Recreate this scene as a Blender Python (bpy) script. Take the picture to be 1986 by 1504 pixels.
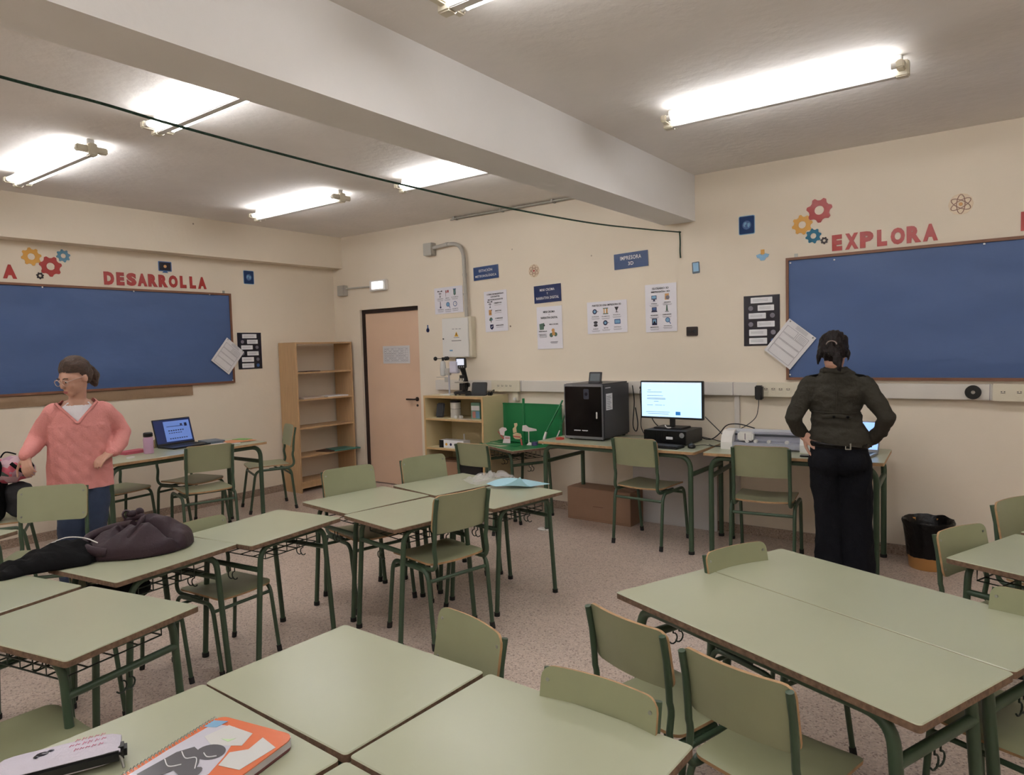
import bpy, bmesh, math, random
from math import sin, cos, pi, radians as R, sqrt, atan2
from mathutils import Vector, Matrix, noise
random.seed(7)
C = bpy.context.scene
COL = C.collection
for o in list(bpy.data.objects): bpy.data.objects.remove(o)

# ---------------------------------------------------------------- camera, world, exposure
CX, CY, CZ, YAW, PIT, ROL, FPX = 6.72957, -5.50619, 1.53699, 0.638838, 0.0565073, -0.0268712, 1346.083
f = Vector((-sin(YAW)*cos(PIT), cos(YAW)*cos(PIT), -sin(PIT)))
r0 = Vector((cos(YAW), sin(YAW), 0)); u0 = r0.cross(f)
rr = r0*cos(ROL)+u0*sin(ROL); uu = -r0*sin(ROL)+u0*cos(ROL)
cam = bpy.data.cameras.new('camera'); cam_o = bpy.data.objects.new('camera', cam); COL.objects.link(cam_o)
cam.sensor_fit = 'HORIZONTAL'; cam.sensor_width = 36; cam.lens = FPX/1986*36; cam.clip_start = .05
M = Matrix((rr, uu, -f)).transposed().to_4x4(); M.translation = (CX, CY, CZ)
cam_o.matrix_world = M
C.camera = cam_o
w = bpy.data.worlds.new('world'); C.world = w; w.use_nodes = True
w.node_tree.nodes['Background'].inputs[0].default_value = (.5, .55, .6, 1)
w.node_tree.nodes['Background'].inputs[1].default_value = .1
C.view_settings.view_transform = 'Standard'; C.view_settings.look = 'None'
C.view_settings.gamma = 1; C.view_settings.exposure = 0.12
C.view_settings.use_curve_mapping = False
TUBE = 24.0     # emission of the fluorescent tubes

# ---------------------------------------------------------------- materials
def lin(c):
    c = c/255
    return c/12.92 if c <= .04045 else ((c+.055)/1.055)**2.4
def rgb(t): return (lin(t[0]), lin(t[1]), lin(t[2]), 1)
MATS = {}
def mat(name, col, rough=.6, metal=0, var=0.0, vscale=8, bump=0.0, bscale=40, emit=None, spec=None, alpha=None, stretch=None, detail=3, trans=0, coat=0):
    if name in MATS: return MATS[name]
    m = bpy.data.materials.new(name); m.use_nodes = True
    nt = m.node_tree; b = nt.nodes['Principled BSDF']; L = nt.links
    b.inputs['Base Color'].default_value = rgb(col)
    b.inputs['Roughness'].default_value = rough; b.inputs['Metallic'].default_value = metal
    if spec is not None: b.inputs['Specular IOR Level'].default_value = spec
    if coat: b.inputs['Coat Weight'].default_value = coat; b.inputs['Coat Roughness'].default_value = .12
    if trans: b.inputs['Transmission Weight'].default_value = trans
    if alpha is not None: b.inputs['Alpha'].default_value = alpha
    tc = nt.nodes.new('ShaderNodeTexCoord'); src = tc.outputs['Object']
    if stretch:
        mp = nt.nodes.new('ShaderNodeMapping'); mp.inputs['Scale'].default_value = stretch
        L.new(src, mp.inputs['Vector']); src = mp.outputs['Vector']
    n = nt.nodes.new('ShaderNodeTexNoise'); n.inputs['Scale'].default_value = vscale; n.inputs['Detail'].default_value = detail
    L.new(src, n.inputs['Vector'])
    cr = nt.nodes.new('ShaderNodeMapRange'); cr.inputs['From Min'].default_value = .3; cr.inputs['From Max'].default_value = .7
    cr.inputs['To Min'].default_value = 1-var; cr.inputs['To Max'].default_value = 1+var
    L.new(n.outputs['Fac'], cr.inputs['Value'])
    hv = nt.nodes.new('ShaderNodeHueSaturation'); hv.inputs['Color'].default_value = rgb(col)
    L.new(cr.outputs['Result'], hv.inputs['Value']); L.new(hv.outputs['Color'], b.inputs['Base Color'])
    if bump:
        n2 = nt.nodes.new('ShaderNodeTexNoise'); n2.inputs['Scale'].default_value = bscale; n2.inputs['Detail'].default_value = 4
        L.new(src, n2.inputs['Vector'])
        bp = nt.nodes.new('ShaderNodeBump'); bp.inputs['Strength'].default_value = min(1, bump); bp.inputs['Distance'].default_value = .01
        L.new(n2.outputs['Fac'], bp.inputs['Height']); L.new(bp.outputs['Normal'], b.inputs['Normal'])
    if emit:
        b.inputs['Emission Color'].default_value = rgb(col); b.inputs['Emission Strength'].default_value = emit
    MATS[name] = m
    return m

WALL = mat('cream_wall_paint', (230, 218, 200), .75, var=.03, vscale=1.2, bump=.12, bscale=25)
# a few plug holes and scuffs on the plaster
nt = WALL.node_tree; b = nt.nodes['Principled BSDF']
vo = nt.nodes.new('ShaderNodeTexVoronoi'); vo.inputs['Scale'].default_value = 2.6
tcx = nt.nodes.new('ShaderNodeTexCoord'); nt.links.new(tcx.outputs['Object'], vo.inputs['Vector'])
mr = nt.nodes.new('ShaderNodeMapRange'); mr.inputs['From Min'].default_value = .012; mr.inputs['From Max'].default_value = .03
nt.links.new(vo.outputs['Distance'], mr.inputs['Value'])
mx = nt.nodes.new('ShaderNodeMix'); mx.data_type = 'RGBA'; mx.inputs[6].default_value = rgb((110, 92, 76))
nt.links.new(mr.outputs['Result'], mx.inputs[0])
hvn = [n for n in nt.nodes if n.type == 'HUE_SAT'][0]
nt.links.new(hvn.outputs['Color'], mx.inputs[7]); nt.links.new(mx.outputs[2], b.inputs['Base Color'])
CEIL = mat('ceiling_paint', (232, 227, 222), .85, var=.03, vscale=3, bump=.35, bscale=18)
BEAM = mat('white_beam_paint', (232, 230, 228), .8, var=.02, vscale=2, bump=.15, bscale=20)
def floor_mat(name, base, dark, light):
    m = bpy.data.materials.new(name); m.use_nodes = True
    nt = m.node_tree; b = nt.nodes['Principled BSDF']; L = nt.links; N = nt.nodes.new
    tc = N('ShaderNodeTexCoord'); v = N('ShaderNodeTexVoronoi'); v.inputs['Scale'].default_value = 140
    L.new(tc.outputs['Object'], v.inputs['Vector'])
    sep = N('ShaderNodeSeparateColor'); L.new(v.outputs['Color'], sep.inputs[0])
    cr = N('ShaderNodeValToRGB'); e = cr.color_ramp; e.interpolation = 'CONSTANT'
    e.elements[0].color = rgb(dark); e.elements[1].position = .1; e.elements[1].color = rgb(base)
    x = e.elements.new(.45); x.color = rgb(tuple(int(c*.94) for c in base))
    x = e.elements.new(.7); x.color = rgb(tuple(min(255, int(c*1.05)) for c in base))
    x = e.elements.new(.9); x.color = rgb(light)
    L.new(sep.outputs[0], cr.inputs[0])
    n = N('ShaderNodeTexNoise'); n.inputs['Scale'].default_value = 3; L.new(tc.outputs['Object'], n.inputs['Vector'])
    mr = N('ShaderNodeMapRange'); mr.inputs['To Min'].default_value = .9; mr.inputs['To Max'].default_value = 1.1
    L.new(n.outputs['Fac'], mr.inputs['Value'])
    h = N('ShaderNodeHueSaturation'); L.new(cr.outputs['Color'], h.inputs['Color']); L.new(mr.outputs['Result'], h.inputs['Value'])
    L.new(h.outputs['Color'], b.inputs['Base Color']); b.inputs['Roughness'].default_value = .33
    return m
FLOOR = floor_mat('terrazzo', (192, 174, 161), (146, 128, 117), (205, 190, 178))
SKIRT = floor_mat('terrazzo_skirting', (160, 140, 124), (120, 100, 88), (180, 160, 144))
LAM = mat('green_laminate', (166, 169, 144), .28, var=.035, vscale=2.2)
LAMC = mat('green_chair_laminate', (146, 149, 118), .38, var=.05, vscale=5)
EDGE = mat('chipboard_edge', (116, 92, 72), .8, var=.3, vscale=60, bump=.3, bscale=90)
EDGEL = mat('beech_edge', (170, 136, 98), .7, var=.15, vscale=40)
FRAME = mat('green_frame_paint', (60, 80, 60), .38, var=.06, vscale=12)
RUB = mat('black_rubber', (24, 24, 24), .7)
STEEL = mat('steel', (170, 170, 165), .3, metal=.9)
WIRE = mat('dark_green_wire', (38, 50, 40), .45, metal=.2)
WOOD = mat('beech_veneer', (192, 158, 118), .5, var=.08, vscale=4, stretch=(14, 14, 1.2))
BIRCH = mat('pale_laminate', (206, 190, 150), .5, var=.04, vscale=4)
BIRCHE = mat('pale_edge', (190, 158, 112), .6, var=.08, vscale=20)
DOORM = mat('salmon_door_paint', (222, 190, 164), .5, var=.03, vscale=3)
DARKF = mat('dark_door_frame', (42, 26, 22), .5, var=.1)
WHITE = mat('white_plastic', (226, 224, 220), .4)
OFFW = mat('cream_plastic', (214, 206, 186), .45)
GREYP = mat('grey_plastic', (176, 172, 164), .5)
BLACK = mat('black_plastic', (20, 20, 22), .38)
BLACKG = mat('black_gloss', (5, 5, 8), .12, spec=.3)
DGREY = mat('dark_grey_metal', (68, 70, 76), .4, metal=.3)
LGREY = mat('light_grey_metal', (150, 152, 155), .35, metal=.4)
PAPER = mat('laminated_paper', (234, 232, 240), .16, var=.02, vscale=3, bump=.5, bscale=6)
PAPERM = mat('matt_paper', (222, 220, 222), .6, var=.02, bump=.3, bscale=12)
NAVY = mat('navy_print', (22, 26, 70), .3)
NAVYD = mat('midnight_print', (10, 10, 34), .2)
BLUES = mat('blue_sign_print', (20, 58, 112), .28, bump=.6, bscale=9)
BLUES2 = mat('slate_blue_sign_print', (32, 48, 94), .2, bump=.5, bscale=9)
WHITEP = mat('white_print', (232, 232, 236), .35)
INK = mat('black_ink', (30, 28, 36), .4)
GREYI = mat('grey_ink', (120, 116, 126), .5)
REDP = mat('red_card', (168, 50, 45), .32, var=.05, bump=.4, bscale=14)
YELP = mat('mustard_card', (214, 158, 70), .25, var=.05)
TEALP = mat('teal_card', (38, 110, 140), .2, var=.05)
BLKP = mat('dark_card', (40, 22, 20), .3)
ORGP = mat('tan_print', (200, 150, 92), .35)
SKYP = mat('pale_blue_print', (128, 172, 206), .25)
MIDB = mat('mid_blue_print', (64, 98, 150), .3)
GRNP = mat('grey_green_print', (86, 112, 100), .4)
BOARD = mat('blue_kraft_paper', (72, 96, 142), .55, var=.05, vscale=1.8, bump=.9, bscale=2.2, stretch=(1, 2.2, 1))
KRAFT = mat('brown_kraft_paper', (150, 124, 98), .6, var=.08, vscale=5, bump=1, bscale=7)
CARD = mat('cardboard', (146, 114, 90), .75, var=.06, vscale=4, bump=.15, bscale=30)
BFRAME = mat('board_frame_wood', (122, 82, 60), .5, var=.12, vscale=9, stretch=(1, 1, 8))
CHROMA = mat('chroma_green', (28, 118, 68), .4, var=.06, vscale=3)
SKIN = mat('skin', (194, 150, 130), .5, var=.03, vscale=9)
def tubemat():
    m = bpy.data.materials.new('fluorescent_glass'); m.use_nodes = True
    b = m.node_tree.nodes['Principled BSDF']; b.inputs['Base Color'].default_value = (.9, .9, .9, 1)
    b.inputs['Emission Color'].default_value = (.975, .98, 1.0, 1); b.inputs['Emission Strength'].default_value = TUBE
    return m
TUBEM = tubemat()

# ---------------------------------------------------------------- mesh helpers
class MB:
    def __init__(s): s.v = []; s.f = []; s.m = []
    def add(s, vs, fs, mi=0):
        n = len(s.v); s.v += [tuple(v) for v in vs]; s.f += [tuple(i+n for i in q) for q in fs]; s.m += [mi]*len(fs); return s
    def box(s, x0, y0, z0, x1, y1, z1, mi=0, bev=0, rot=0, about=None):
        if bev:
            bm = bmesh.new(); bmesh.ops.create_cube(bm, size=1)
            for v in bm.verts: v.co = ((x0+x1)/2+v.co.x*(x1-x0), (y0+y1)/2+v.co.y*(y1-y0), (z0+z1)/2+v.co.z*(z1-z0))
            bmesh.ops.bevel(bm, geom=list(bm.edges), offset=bev, segments=2, affect='EDGES')
            bm.verts.index_update()
            vs = [tuple(v.co) for v in bm.verts]; fs = [[v.index for v in q.verts] for q in bm.faces]; bm.free()
        else:
            vs = [(x, y, z) for x in (x0, x1) for y in (y0, y1) for z in (z0, z1)]
            fs = [(0, 1, 3, 2), (4, 6, 7, 5), (0, 4, 5, 1), (2, 3, 7, 6), (0, 2, 6, 4), (1, 5, 7, 3)]
        if rot:
            cx, cy = about or ((x0+x1)/2, (y0+y1)/2)
            vs = [(cx+(x-cx)*cos(rot)-(y-cy)*sin(rot), cy+(x-cx)*sin(rot)+(y-cy)*cos(rot), z) for x, y, z in vs]
        return s.add(vs, fs, mi)
    def tube(s, pts, r, n=10, mi=0, cap=True, ref=None):
        """pts: list of points; r: radius or list of (a,b) radii"""
        P = [Vector(p) for p in pts]; k = len(P)
        rad = r if isinstance(r, (list, tuple)) else [r]*k
        vs = []; prev = None
        for i in range(k):
            t = (P[min(i+1, k-1)]-P[max(i-1, 0)]).normalized()
            if ref is not None: a = Vector(ref)-t*t.dot(Vector(ref))
            elif prev is None:
                a = Vector((1, 0, 0)) if abs(t.x) < .8 else Vector((0, 1, 0)); a = a-t*t.dot(a)
            else: a = prev-t*t.dot(prev)
            a.normalize(); prev = a; bb = t.cross(a)
            ra, rb = rad[i] if isinstance(rad[i], (list, tuple)) else (rad[i], rad[i])
            for j in range(n):
                an = 2*pi*j/n; vs.append(P[i]+a*ra*cos(an)+bb*rb*sin(an))
        fs = [(i*n+j, i*n+(j+1) % n, (i+1)*n+(j+1) % n, (i+1)*n+j) for i in range(k-1) for j in range(n)]
        if cap: fs += [tuple(range(n-1, -1, -1)), tuple((k-1)*n+j for j in range(n))]
        return s.add(vs, fs, mi)
    def cyl(s, p, q, r, n=16, mi=0): return s.tube([p, q], r, n, mi)
    def lathe(s, prof, c=(0, 0, 0), n=24, mi=0):
        vs = [(c[0]+r*cos(2*pi*j/n), c[1]+r*sin(2*pi*j/n), c[2]+z) for r, z in prof for j in range(n)]; k = len(prof)
        fs = [(i*n+j, i*n+(j+1) % n, (i+1)*n+(j+1) % n, (i+1)*n+j) for i in range(k-1) for j in range(n)]
        fs += [tuple(range(n-1, -1, -1)), tuple((k-1)*n+j for j in range(n))]
        return s.add(vs, fs, mi)
    def prism(s, pts, z0, z1, mi=0, mside=None):
        n = len(pts); vs = [(x, y, z0) for x, y in pts]+[(x, y, z1) for x, y in pts]
        s.add(vs, [tuple(range(n-1, -1, -1)), tuple(range(n, 2*n))], mi)
        return s.add(vs, [(i, (i+1) % n, n+(i+1) % n, n+i) for i in range(n)], mi if mside is None else mside)
    def ring(s, outer, inner, z0, z1, mi=0):
        n = len(outer); vs = [(x, y, z) for L in (outer, inner) for z in (z0, z1) for x, y in L]
        fs = []
        for i in range(n):
            j = (i+1) % n
            fs += [(n+i, n+j, 3*n+j, 3*n+i), (i, 2*n+i, 2*n+j, j), (i, j, n+j, n+i), (2*n+i, 3*n+i, 3*n+j, 2*n+j)]
        return s.add(vs, fs, mi)
    def ball(s, c, r, n=12, mi=0):
        rx, ry, rz = r if isinstance(r, (tuple, list)) else (r, r, r)
        vs = []; fs = []; m = n//2
        for i in range(m+1):
            a = pi*i/m
            for j in range(n): b_ = 2*pi*j/n; vs.append((c[0]+rx*sin(a)*cos(b_), c[1]+ry*sin(a)*sin(b_), c[2]-rz*cos(a)))
        fs = [(i*n+j, i*n+(j+1) % n, (i+1)*n+(j+1) % n, (i+1)*n+j) for i in range(m) for j in range(n)]
        return s.add(vs, fs, mi)
    def quad(s, x0, y0, x1, y1, z0, z1, mi=0): return s.prism([(x0, y0), (x1, y0), (x1, y1), (x0, y1)], z0, z1, mi)
    def mesh(s, name, mats, smooth=None):
        me = bpy.data.meshes.new(name); me.from_pydata(s.v, [], s.f)
        for m in (mats if isinstance(mats, (list, tuple)) else [mats]): me.materials.append(m)
        me.polygons.foreach_set('material_index', s.m)
        bm = bmesh.new(); bm.from_mesh(me); bmesh.ops.remove_doubles(bm, verts=bm.verts, dist=1e-6)
        bmesh.ops.recalc_face_normals(bm, faces=bm.faces)
        bm.to_mesh(me); bm.free()
        if smooth is not None:
            me.polygons.foreach_set('use_smooth', [True]*len(me.polygons))
            me.set_sharp_from_angle(angle=R(smooth))
        me.update(); return me
    def build(s, name, mats, parent=None, smooth=None, loc=None, label=None):
        return link(name, s.mesh(name, mats, smooth), parent, loc, label)
def link(name, me, parent=None, loc=None, label=None):
    o = bpy.data.objects.new(name, me); COL.objects.link(o)
    if parent: o.parent = parent
    if loc: o.location = loc
    if label: o['label'] = label
    return o
def tag(o, label, cat, group=None):
    o['label'] = label; o['category'] = cat
    if group: o['group'] = group
    return o
def stru(o): o['kind'] = 'structure'; return o
def thing(name, label, cat, loc=(0, 0, 0), rz=0, group=None, M=None, sc=1):
    o = bpy.data.objects.new(name, None); COL.objects.link(o); o.empty_display_size = .05
    if M is not None: o.matrix_world = M
    else: o.location = loc; o.rotation_euler = (0, 0, rz); o.scale = (sc, sc, sc)
    return tag(o, label, cat, group)
def dup(root, loc, rz, label, sc=1, group=None):
    r = root.copy(); COL.objects.link(r); r.location = loc; r.rotation_euler = (0, 0, rz); r.scale = (sc, sc, sc); r['label'] = label
    if group: r['group'] = group
    for ch in list(root.children):
        c = ch.copy(); COL.objects.link(c); c.parent = r
        for g in ch.children:
            d = g.copy(); COL.objects.link(d); d.parent = c
    return r
def rr_pts(w, h, r, n=5, cx=0, cy=0):
    out = []
    for sx, sy, a0 in ((1, 1, 0), (-1, 1, 90), (-1, -1, 180), (1, -1, 270)):
        for i in range(n+1):
            a = R(a0+90*i/n); out.append((cx+sx*(w/2-r)+r*cos(a), cy+sy*(h/2-r)+r*sin(a)))
    return out
def circ(r, n=24, cx=0, cy=0, ry=None): return [(cx+r*cos(2*pi*i/n), cy+(ry or r)*sin(2*pi*i/n)) for i in range(n)]
def panel(w, h, r, th, fn, nu=10, edge=1):
    """curved plywood panel: (u,v)->point via fn(x,y)->(p,normal); two faces mat 0, rim mat 1"""
    m = MB(); rows = []
    ds = [r*(1-cos(pi/2*i/4)) for i in range(5)]
    vv = [-h/2+d for d in ds]+[(-h/2+r)+(h-2*r)*i/5 for i in range(1, 5)]+[h/2-d for d in reversed(ds)]
    for v in vv:
        d = min(v+h/2, h/2-v); hw = w/2 if d >= r else w/2-r+sqrt(max(0, r*r-(r-d)**2)); rows.append((v, hw))
    F = []; B = []
    for v, hw in rows:
        for i in range(nu+1):
            x = -hw+2*hw*i/nu; p, n = fn(x, v); F.append(Vector(p)+Vector(n)*th/2); B.append(Vector(p)-Vector(n)*th/2)
    n = nu+1; k = len(rows)
    fs = [(i*n+j, i*n+j+1, (i+1)*n+j+1, (i+1)*n+j) for i in range(k-1) for j in range(nu)]
    off = len(F)
    m.add(F+B, fs+[tuple(off+q for q in reversed(g)) for g in fs], 0)
    loop = [j for j in range(n)]+[i*n+nu for i in range(1, k)]+[(k-1)*n+j for j in range(nu-1, -1, -1)]+[i*n for i in range(k-2, 0, -1)]
    m.add(F+B, [(loop[i], loop[(i+1) % len(loop)], off+loop[(i+1) % len(loop)], off+loop[i]) for i in range(len(loop))], edge)
    return m
def arc(p, q, c, n=6):
    """rounded corner from p to q around control c (quadratic)"""
    p, q, c = Vector(p), Vector(q), Vector(c)
    return [p*(1-t)**2+c*2*t*(1-t)+q*t*t for t in [i/n for i in range(n+1)]]
def spline(pts, n=8):
    P = [Vector(p) for p in pts]; out = []
    for i in range(len(P)-1):
        a, b_, c, d = P[max(i-1, 0)], P[i], P[i+1], P[min(i+2, len(P)-1)]
        for k in range(n):
            t = k/n; out.append(.5*((2*b_)+(c-a)*t+(2*a-5*b_+4*c-d)*t*t+(3*b_-a-3*c+d)*t**3))
    out.append(P[-1]); return out
BACK = lambda x, z, y=-.002, t=0: Matrix.Translation((x, y, z)) @ Matrix.Rotation(pi/2, 4, 'X') @ Matrix.Rotation(t, 4, 'Z')
LEFT = lambda y, z, x=.002, t=0: Matrix.Translation((x, y, z)) @ Matrix.Rotation(pi/2, 4, 'Z') @ Matrix.Rotation(pi/2, 4, 'X') @ Matrix.Rotation(t, 4, 'Z')
def text_mesh(s, w=None, h=None, bold=0.0, th=.0006, z=0, spacing=1.0, cx=0, cy=0, M=None):
    cu = bpy.data.curves.new('t', 'FONT'); cu.body = s; cu.size = 1; cu.offset = bold; cu.extrude = .5
    cu.align_x = 'CENTER'; cu.align_y = 'CENTER'; cu.space_character = spacing; cu.resolution_u = 3
    o = bpy.data.objects.new('t', cu); me = bpy.data.meshes.new_from_object(o)
    bpy.data.objects.remove(o); bpy.data.curves.remove(cu)
    xs = [v.co.x for v in me.vertices]; ys = [v.co.y for v in me.vertices]
    if not xs: return me
    W_, H_ = max(xs)-min(xs), max(ys)-min(ys); ox, oy = (max(xs)+min(xs))/2, (max(ys)+min(ys))/2
    sx = (w/W_) if w else None; sy = (h/H_) if h else None
    sx = sx or sy; sy = sy or sx
    for v in me.vertices:
        v.co = ((v.co.x-ox)*sx+cx, (v.co.y-oy)*sy+cy, z+(v.co.z+.5)*th)
    return me
def text(name, s, m, parent=None, label=None, **k):
    me = text_mesh(s, **k); me.materials.append(m); return link(name, me, parent, None, label)

# ---------------------------------------------------------------- room
RX, RY, H = 8.7, -8.2, 2.9
stru(MB().box(-.15, RY, -.1, RX, .15, 0).build('floor', FLOOR))
stru(MB().box(-.15, RY-.15, H, RX+.15, .15, H+.1).build('ceiling', CEIL))
m = MB(); m.box(-.15, 0, 0, .45, .15, H); m.box(.45, 0, 2.03, 1.39, .15, H); m.box(1.39, 0, 0, RX+.15, .15, H)
m.box(.45, .09, 0, 1.39, .15, 2.03); stru(m.build('wall_back', WALL))
stru(MB().box(-.15, RY, 0, 0, 0, H).build('wall_left', WALL))
stru(MB().box(RX, RY, 0, RX+.15, 0, H).build('wall_right', WALL))
stru(MB().box(-.15, RY-.15, 0, RX+.15, RY, H).build('wall_front', WALL))
stru(MB().box(0, RY, 2.535, .168, 0, H).build('trim_1', WALL))           # boxed beam along the left wall
stru(MB().box(4.27, RY, 2.53, 4.545, 0, H).build('trim_2', BEAM))        # big beam crossing the ceiling
m = MB(); m.box(0, RY, 0, .012, -.012, .075); stru(m.build('baseboard_left', SKIRT))
m = MB(); m.box(0, -.012, 0, .45, 0, .075); m.box(1.39, -.012, 0, RX, 0, .075); stru(m.build('baseboard_back', SKIRT))
# door
d = bpy.data.objects.new('door_1', None); COL.objects.link(d); stru(d); d['label'] = 'closed salmon-coloured door with a dark frame beside the bookcase'
m = MB(); m.box(.452, .03, 0, .49, .088, 2.028); m.box(.49, .03, 1.985, 1.388, .088, 2.028); m.box(1.36, .055, 0, 1.388, .088, 1.985); m.build('door_frame', DARKF, d)
MB().box(.49, .05, .008, 1.36, .087, 1.985).build('door_leaf', DOORM, d)
m = MB(); m.lathe([(.024, 0), (.024, .008)], n=16); hh = m.mesh('h', STEEL)
m = MB(); m.tube([(1.29, .05, 1.0), (1.29, .005, 1.0), (1.275, .0, 1.0), (1.17, -.004, 1.0)], .009); m.cyl((1.29, .05, 1.0), (1.29, .042, 1.0), .024); m.cyl((1.29, .05, .93), (1.29, .044, .93), .014); m.build('door_handle', DARKF, d, 40)
# timetable sheet on the door
t = thing('timetable_sheet', 'faded timetable sheet taped to the salmon door', 'paper', M=BACK(.985, 1.5, .0475))
def sheet(parent, w, h, m, name='sheet', r=.004, th=.0012, wav=.002, seed=0):
    n = 12; k = MB(); vs = []
    for z in (0, 1):
        for j in range(n+1):
            for i in range(n+1):
                x = -w/2+w*i/n; y = -h/2+h*j/n
                zz = .0015+wav*(.5+.5*noise.noise(Vector((x*9+seed, y*9, seed*3.1)))) + (th if z else 0)
                vs.append((x, y, zz))
    N = (n+1)**2; fs = []
    for j in range(n):
        for i in range(n):
            a = j*(n+1)+i; q = (a, a+1, a+n+2, a+n+1); fs += [tuple(reversed(q)), tuple(x+N for x in q)]
    loop = list(range(n+1))+[j*(n+1)+n for j in range(1, n+1)]+[n*(n+1)+i for i in range(n-1, -1, -1)]+[j*(n+1) for j in range(n-1, 0, -1)]
    for i in range(len(loop)): a, b_ = loop[i], loop[(i+1) % len(loop)]; fs.append((a, b_, b_+N, a+N))
    k.add(vs, fs); return k.build(name, m, parent, 60)
TZ = .0052     # print height over the wavy sheet
def grid_lines(m, x0, y0, x1, y1, nx, ny, z=TZ, t=.0012):
    for i in range(nx+1): x = x0+(x1-x0)*i/nx; m.quad(x-t/2, y0, x+t/2, y1, z, z+.0003)
    for j in range(ny+1): y = y0+(y1-y0)*j/ny; m.quad(x0, y-t/2, x1, y+t/2, z, z+.0003)
sheet(t, .43, .2, PAPERM)
m = MB(); grid_lines(m, -.19, -.08, .19, .075, 10, 6)
random.seed(3)
for i in range(10):
    for j in range(6):
        if random.random() < .75: x = -.184+.038*i; y = -.068+.0258*j; m.quad(x, y, x+.024, y+.004, TZ, TZ+.0003)
m.build('print', GREYI, t)

# ---------------------------------------------------------------- fluorescent lights
def make_light(label):
    t = thing('fluorescent_light', label, 'ceiling light', (0, 0, 0), group='twin-tube ceiling lights')
    m = MB(); m.box(-.6, -.022, -.1, .6, .022, 0, bev=.004); m.build('batten', WHITE, t)
    for s in (-1, 1):
        m = MB(); m.box(s*.6-.018, -.09, -.084, s*.6+.018, .09, -.045, bev=.006); m.box(s*.6-.03, -.026, -.106, s*.6+.03, .026, -.03, bev=.006); m.build('end_cap', OFFW, t)
        m = MB(); y = s*.068
        m.tube([(-.575, y, -.064), (.575, y, -.064)], .0145, 10); m.build('tube', TUBEM, t, 60)
        for e in (-1, 1):
            m = MB(); m.tube([(e*.585, y, -.064), (e*.56, y, -.064)], .0165, 10); m.build('tube_holder', WHITE, t, 60)
    return t
LP = [(1.5, -1.6, 'twin-tube ceiling light nearest the far left room corner'),
      (1.46, -3.52, 'twin-tube ceiling light above the woman in the pink sweater, cut by the left picture edge'),
      (3.36, -3.46, 'twin-tube ceiling light crossed by the green rope, its end behind the beam'),
      (3.33, -1.5, 'twin-tube ceiling light between the beam and the wall conduits, rope passing under it'),
      (5.63, -1.6, 'long twin-tube ceiling light on the right of the beam, above the right woman'),
      (5.57, -3.48, 'twin-tube ceiling light cut off by the top picture edge')]
UN = [(7.6, -1.6), (7.6, -3.48), (1.46, -5.4), (3.3, -5.4), (5.57, -5.4), (7.6, -5.4), (1.46, -7.2), (3.3, -7.2), (5.57, -7.2), (7.6, -7.2)]
L0 = None
for x, y, lb in LP+[(x, y, 'twin-tube ceiling light beyond the picture edge') for x, y in UN]:
    if L0 is None: L0 = make_light(lb); L0.location = (x, y, H)
    else: dup(L0, (x, y, H), 0, lb)

# rope
pts = [(3.84, -5.6, 2.56), (3.93, -4.59, 2.5), (3.97, -4.3, 2.482), (3.99, -4.04, 2.462), (4.04, -3.56, 2.432), (4.11, -2.93, 2.402), (4.19, -2.2, 2.384), (4.29, -1.29, 2.388), (4.36, -.6, 2.42), (4.418, -.02, 2.456)]
m = MB(); m.tube(spline([(3.6, -8.2, 2.7)]+pts, 6), .0055, 6); m.tube(spline([(4.418, -.02, 2.456), (4.419, -.014, 2.38), (4.417, -.014, 2.3), (4.421, -.014, 2.245)], 4), .006, 6)
m.cyl((4.418, 0, 2.458), (4.418, -.03, 2.458), .006, 8)
ROPE = mat('green_twisted_rope', (30, 62, 46), .7, var=.35, vscale=60, bump=1, bscale=120)
tag(m.build('rope', ROPE, None, 60), 'dark green rope strung under the ceiling, its end hanging on the wall', 'rope')

# ceiling/wall conduits
t = thing('ceiling_conduit', 'pair of thin grey conduits clipped where far wall meets ceiling', 'conduit', (2.6, 0, 2.88))
for k in range(2):
    m = MB(); y = -.02-.035*k; m.tube([(-.68+.05*k, y, 0), (1.6, y, 0)], .008, 8); m.build('pipe', GREYP, t, 60)
for x in (-.6, 0, .6, 1.2):
    m = MB(); m.box(x-.01, -.07, -.012, x+.01, -.006, .018); m.build('clip', GREYP, t)
t = thing('wall_conduit', 'bent grey conduit pipe running down into the white electrical box', 'conduit', (1.63, 0, 0))
m = MB(); path = [(.05, -.045, 2.615), (.25, -.045, 2.63)]+arc((.3, -.045, 2.63), (.475, -.045, 2.45), (.47, -.045, 2.63), 8)+[(.49, -.045, 1.87)]
m.tube(path, .019, 12); m.build('pipe', GREYP, t, 60)
m = MB(); m.box(-.06, -.08, 2.54, .06, 0, 2.67, bev=.005); m.build('junction_box', GREYP, t)
for z in (2.3, 2.1): m = MB(); m.tube([(.48, -.045, z-.012), (.48, -.045, z+.012)], .023, 12); m.build('coupling', GREYP, t, 60)
m = MB(); m.tube([(.24, -.045, 2.63), (.27, -.045, 2.63)], .023, 12); m.build('coupling', GREYP, t, 60)
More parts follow.
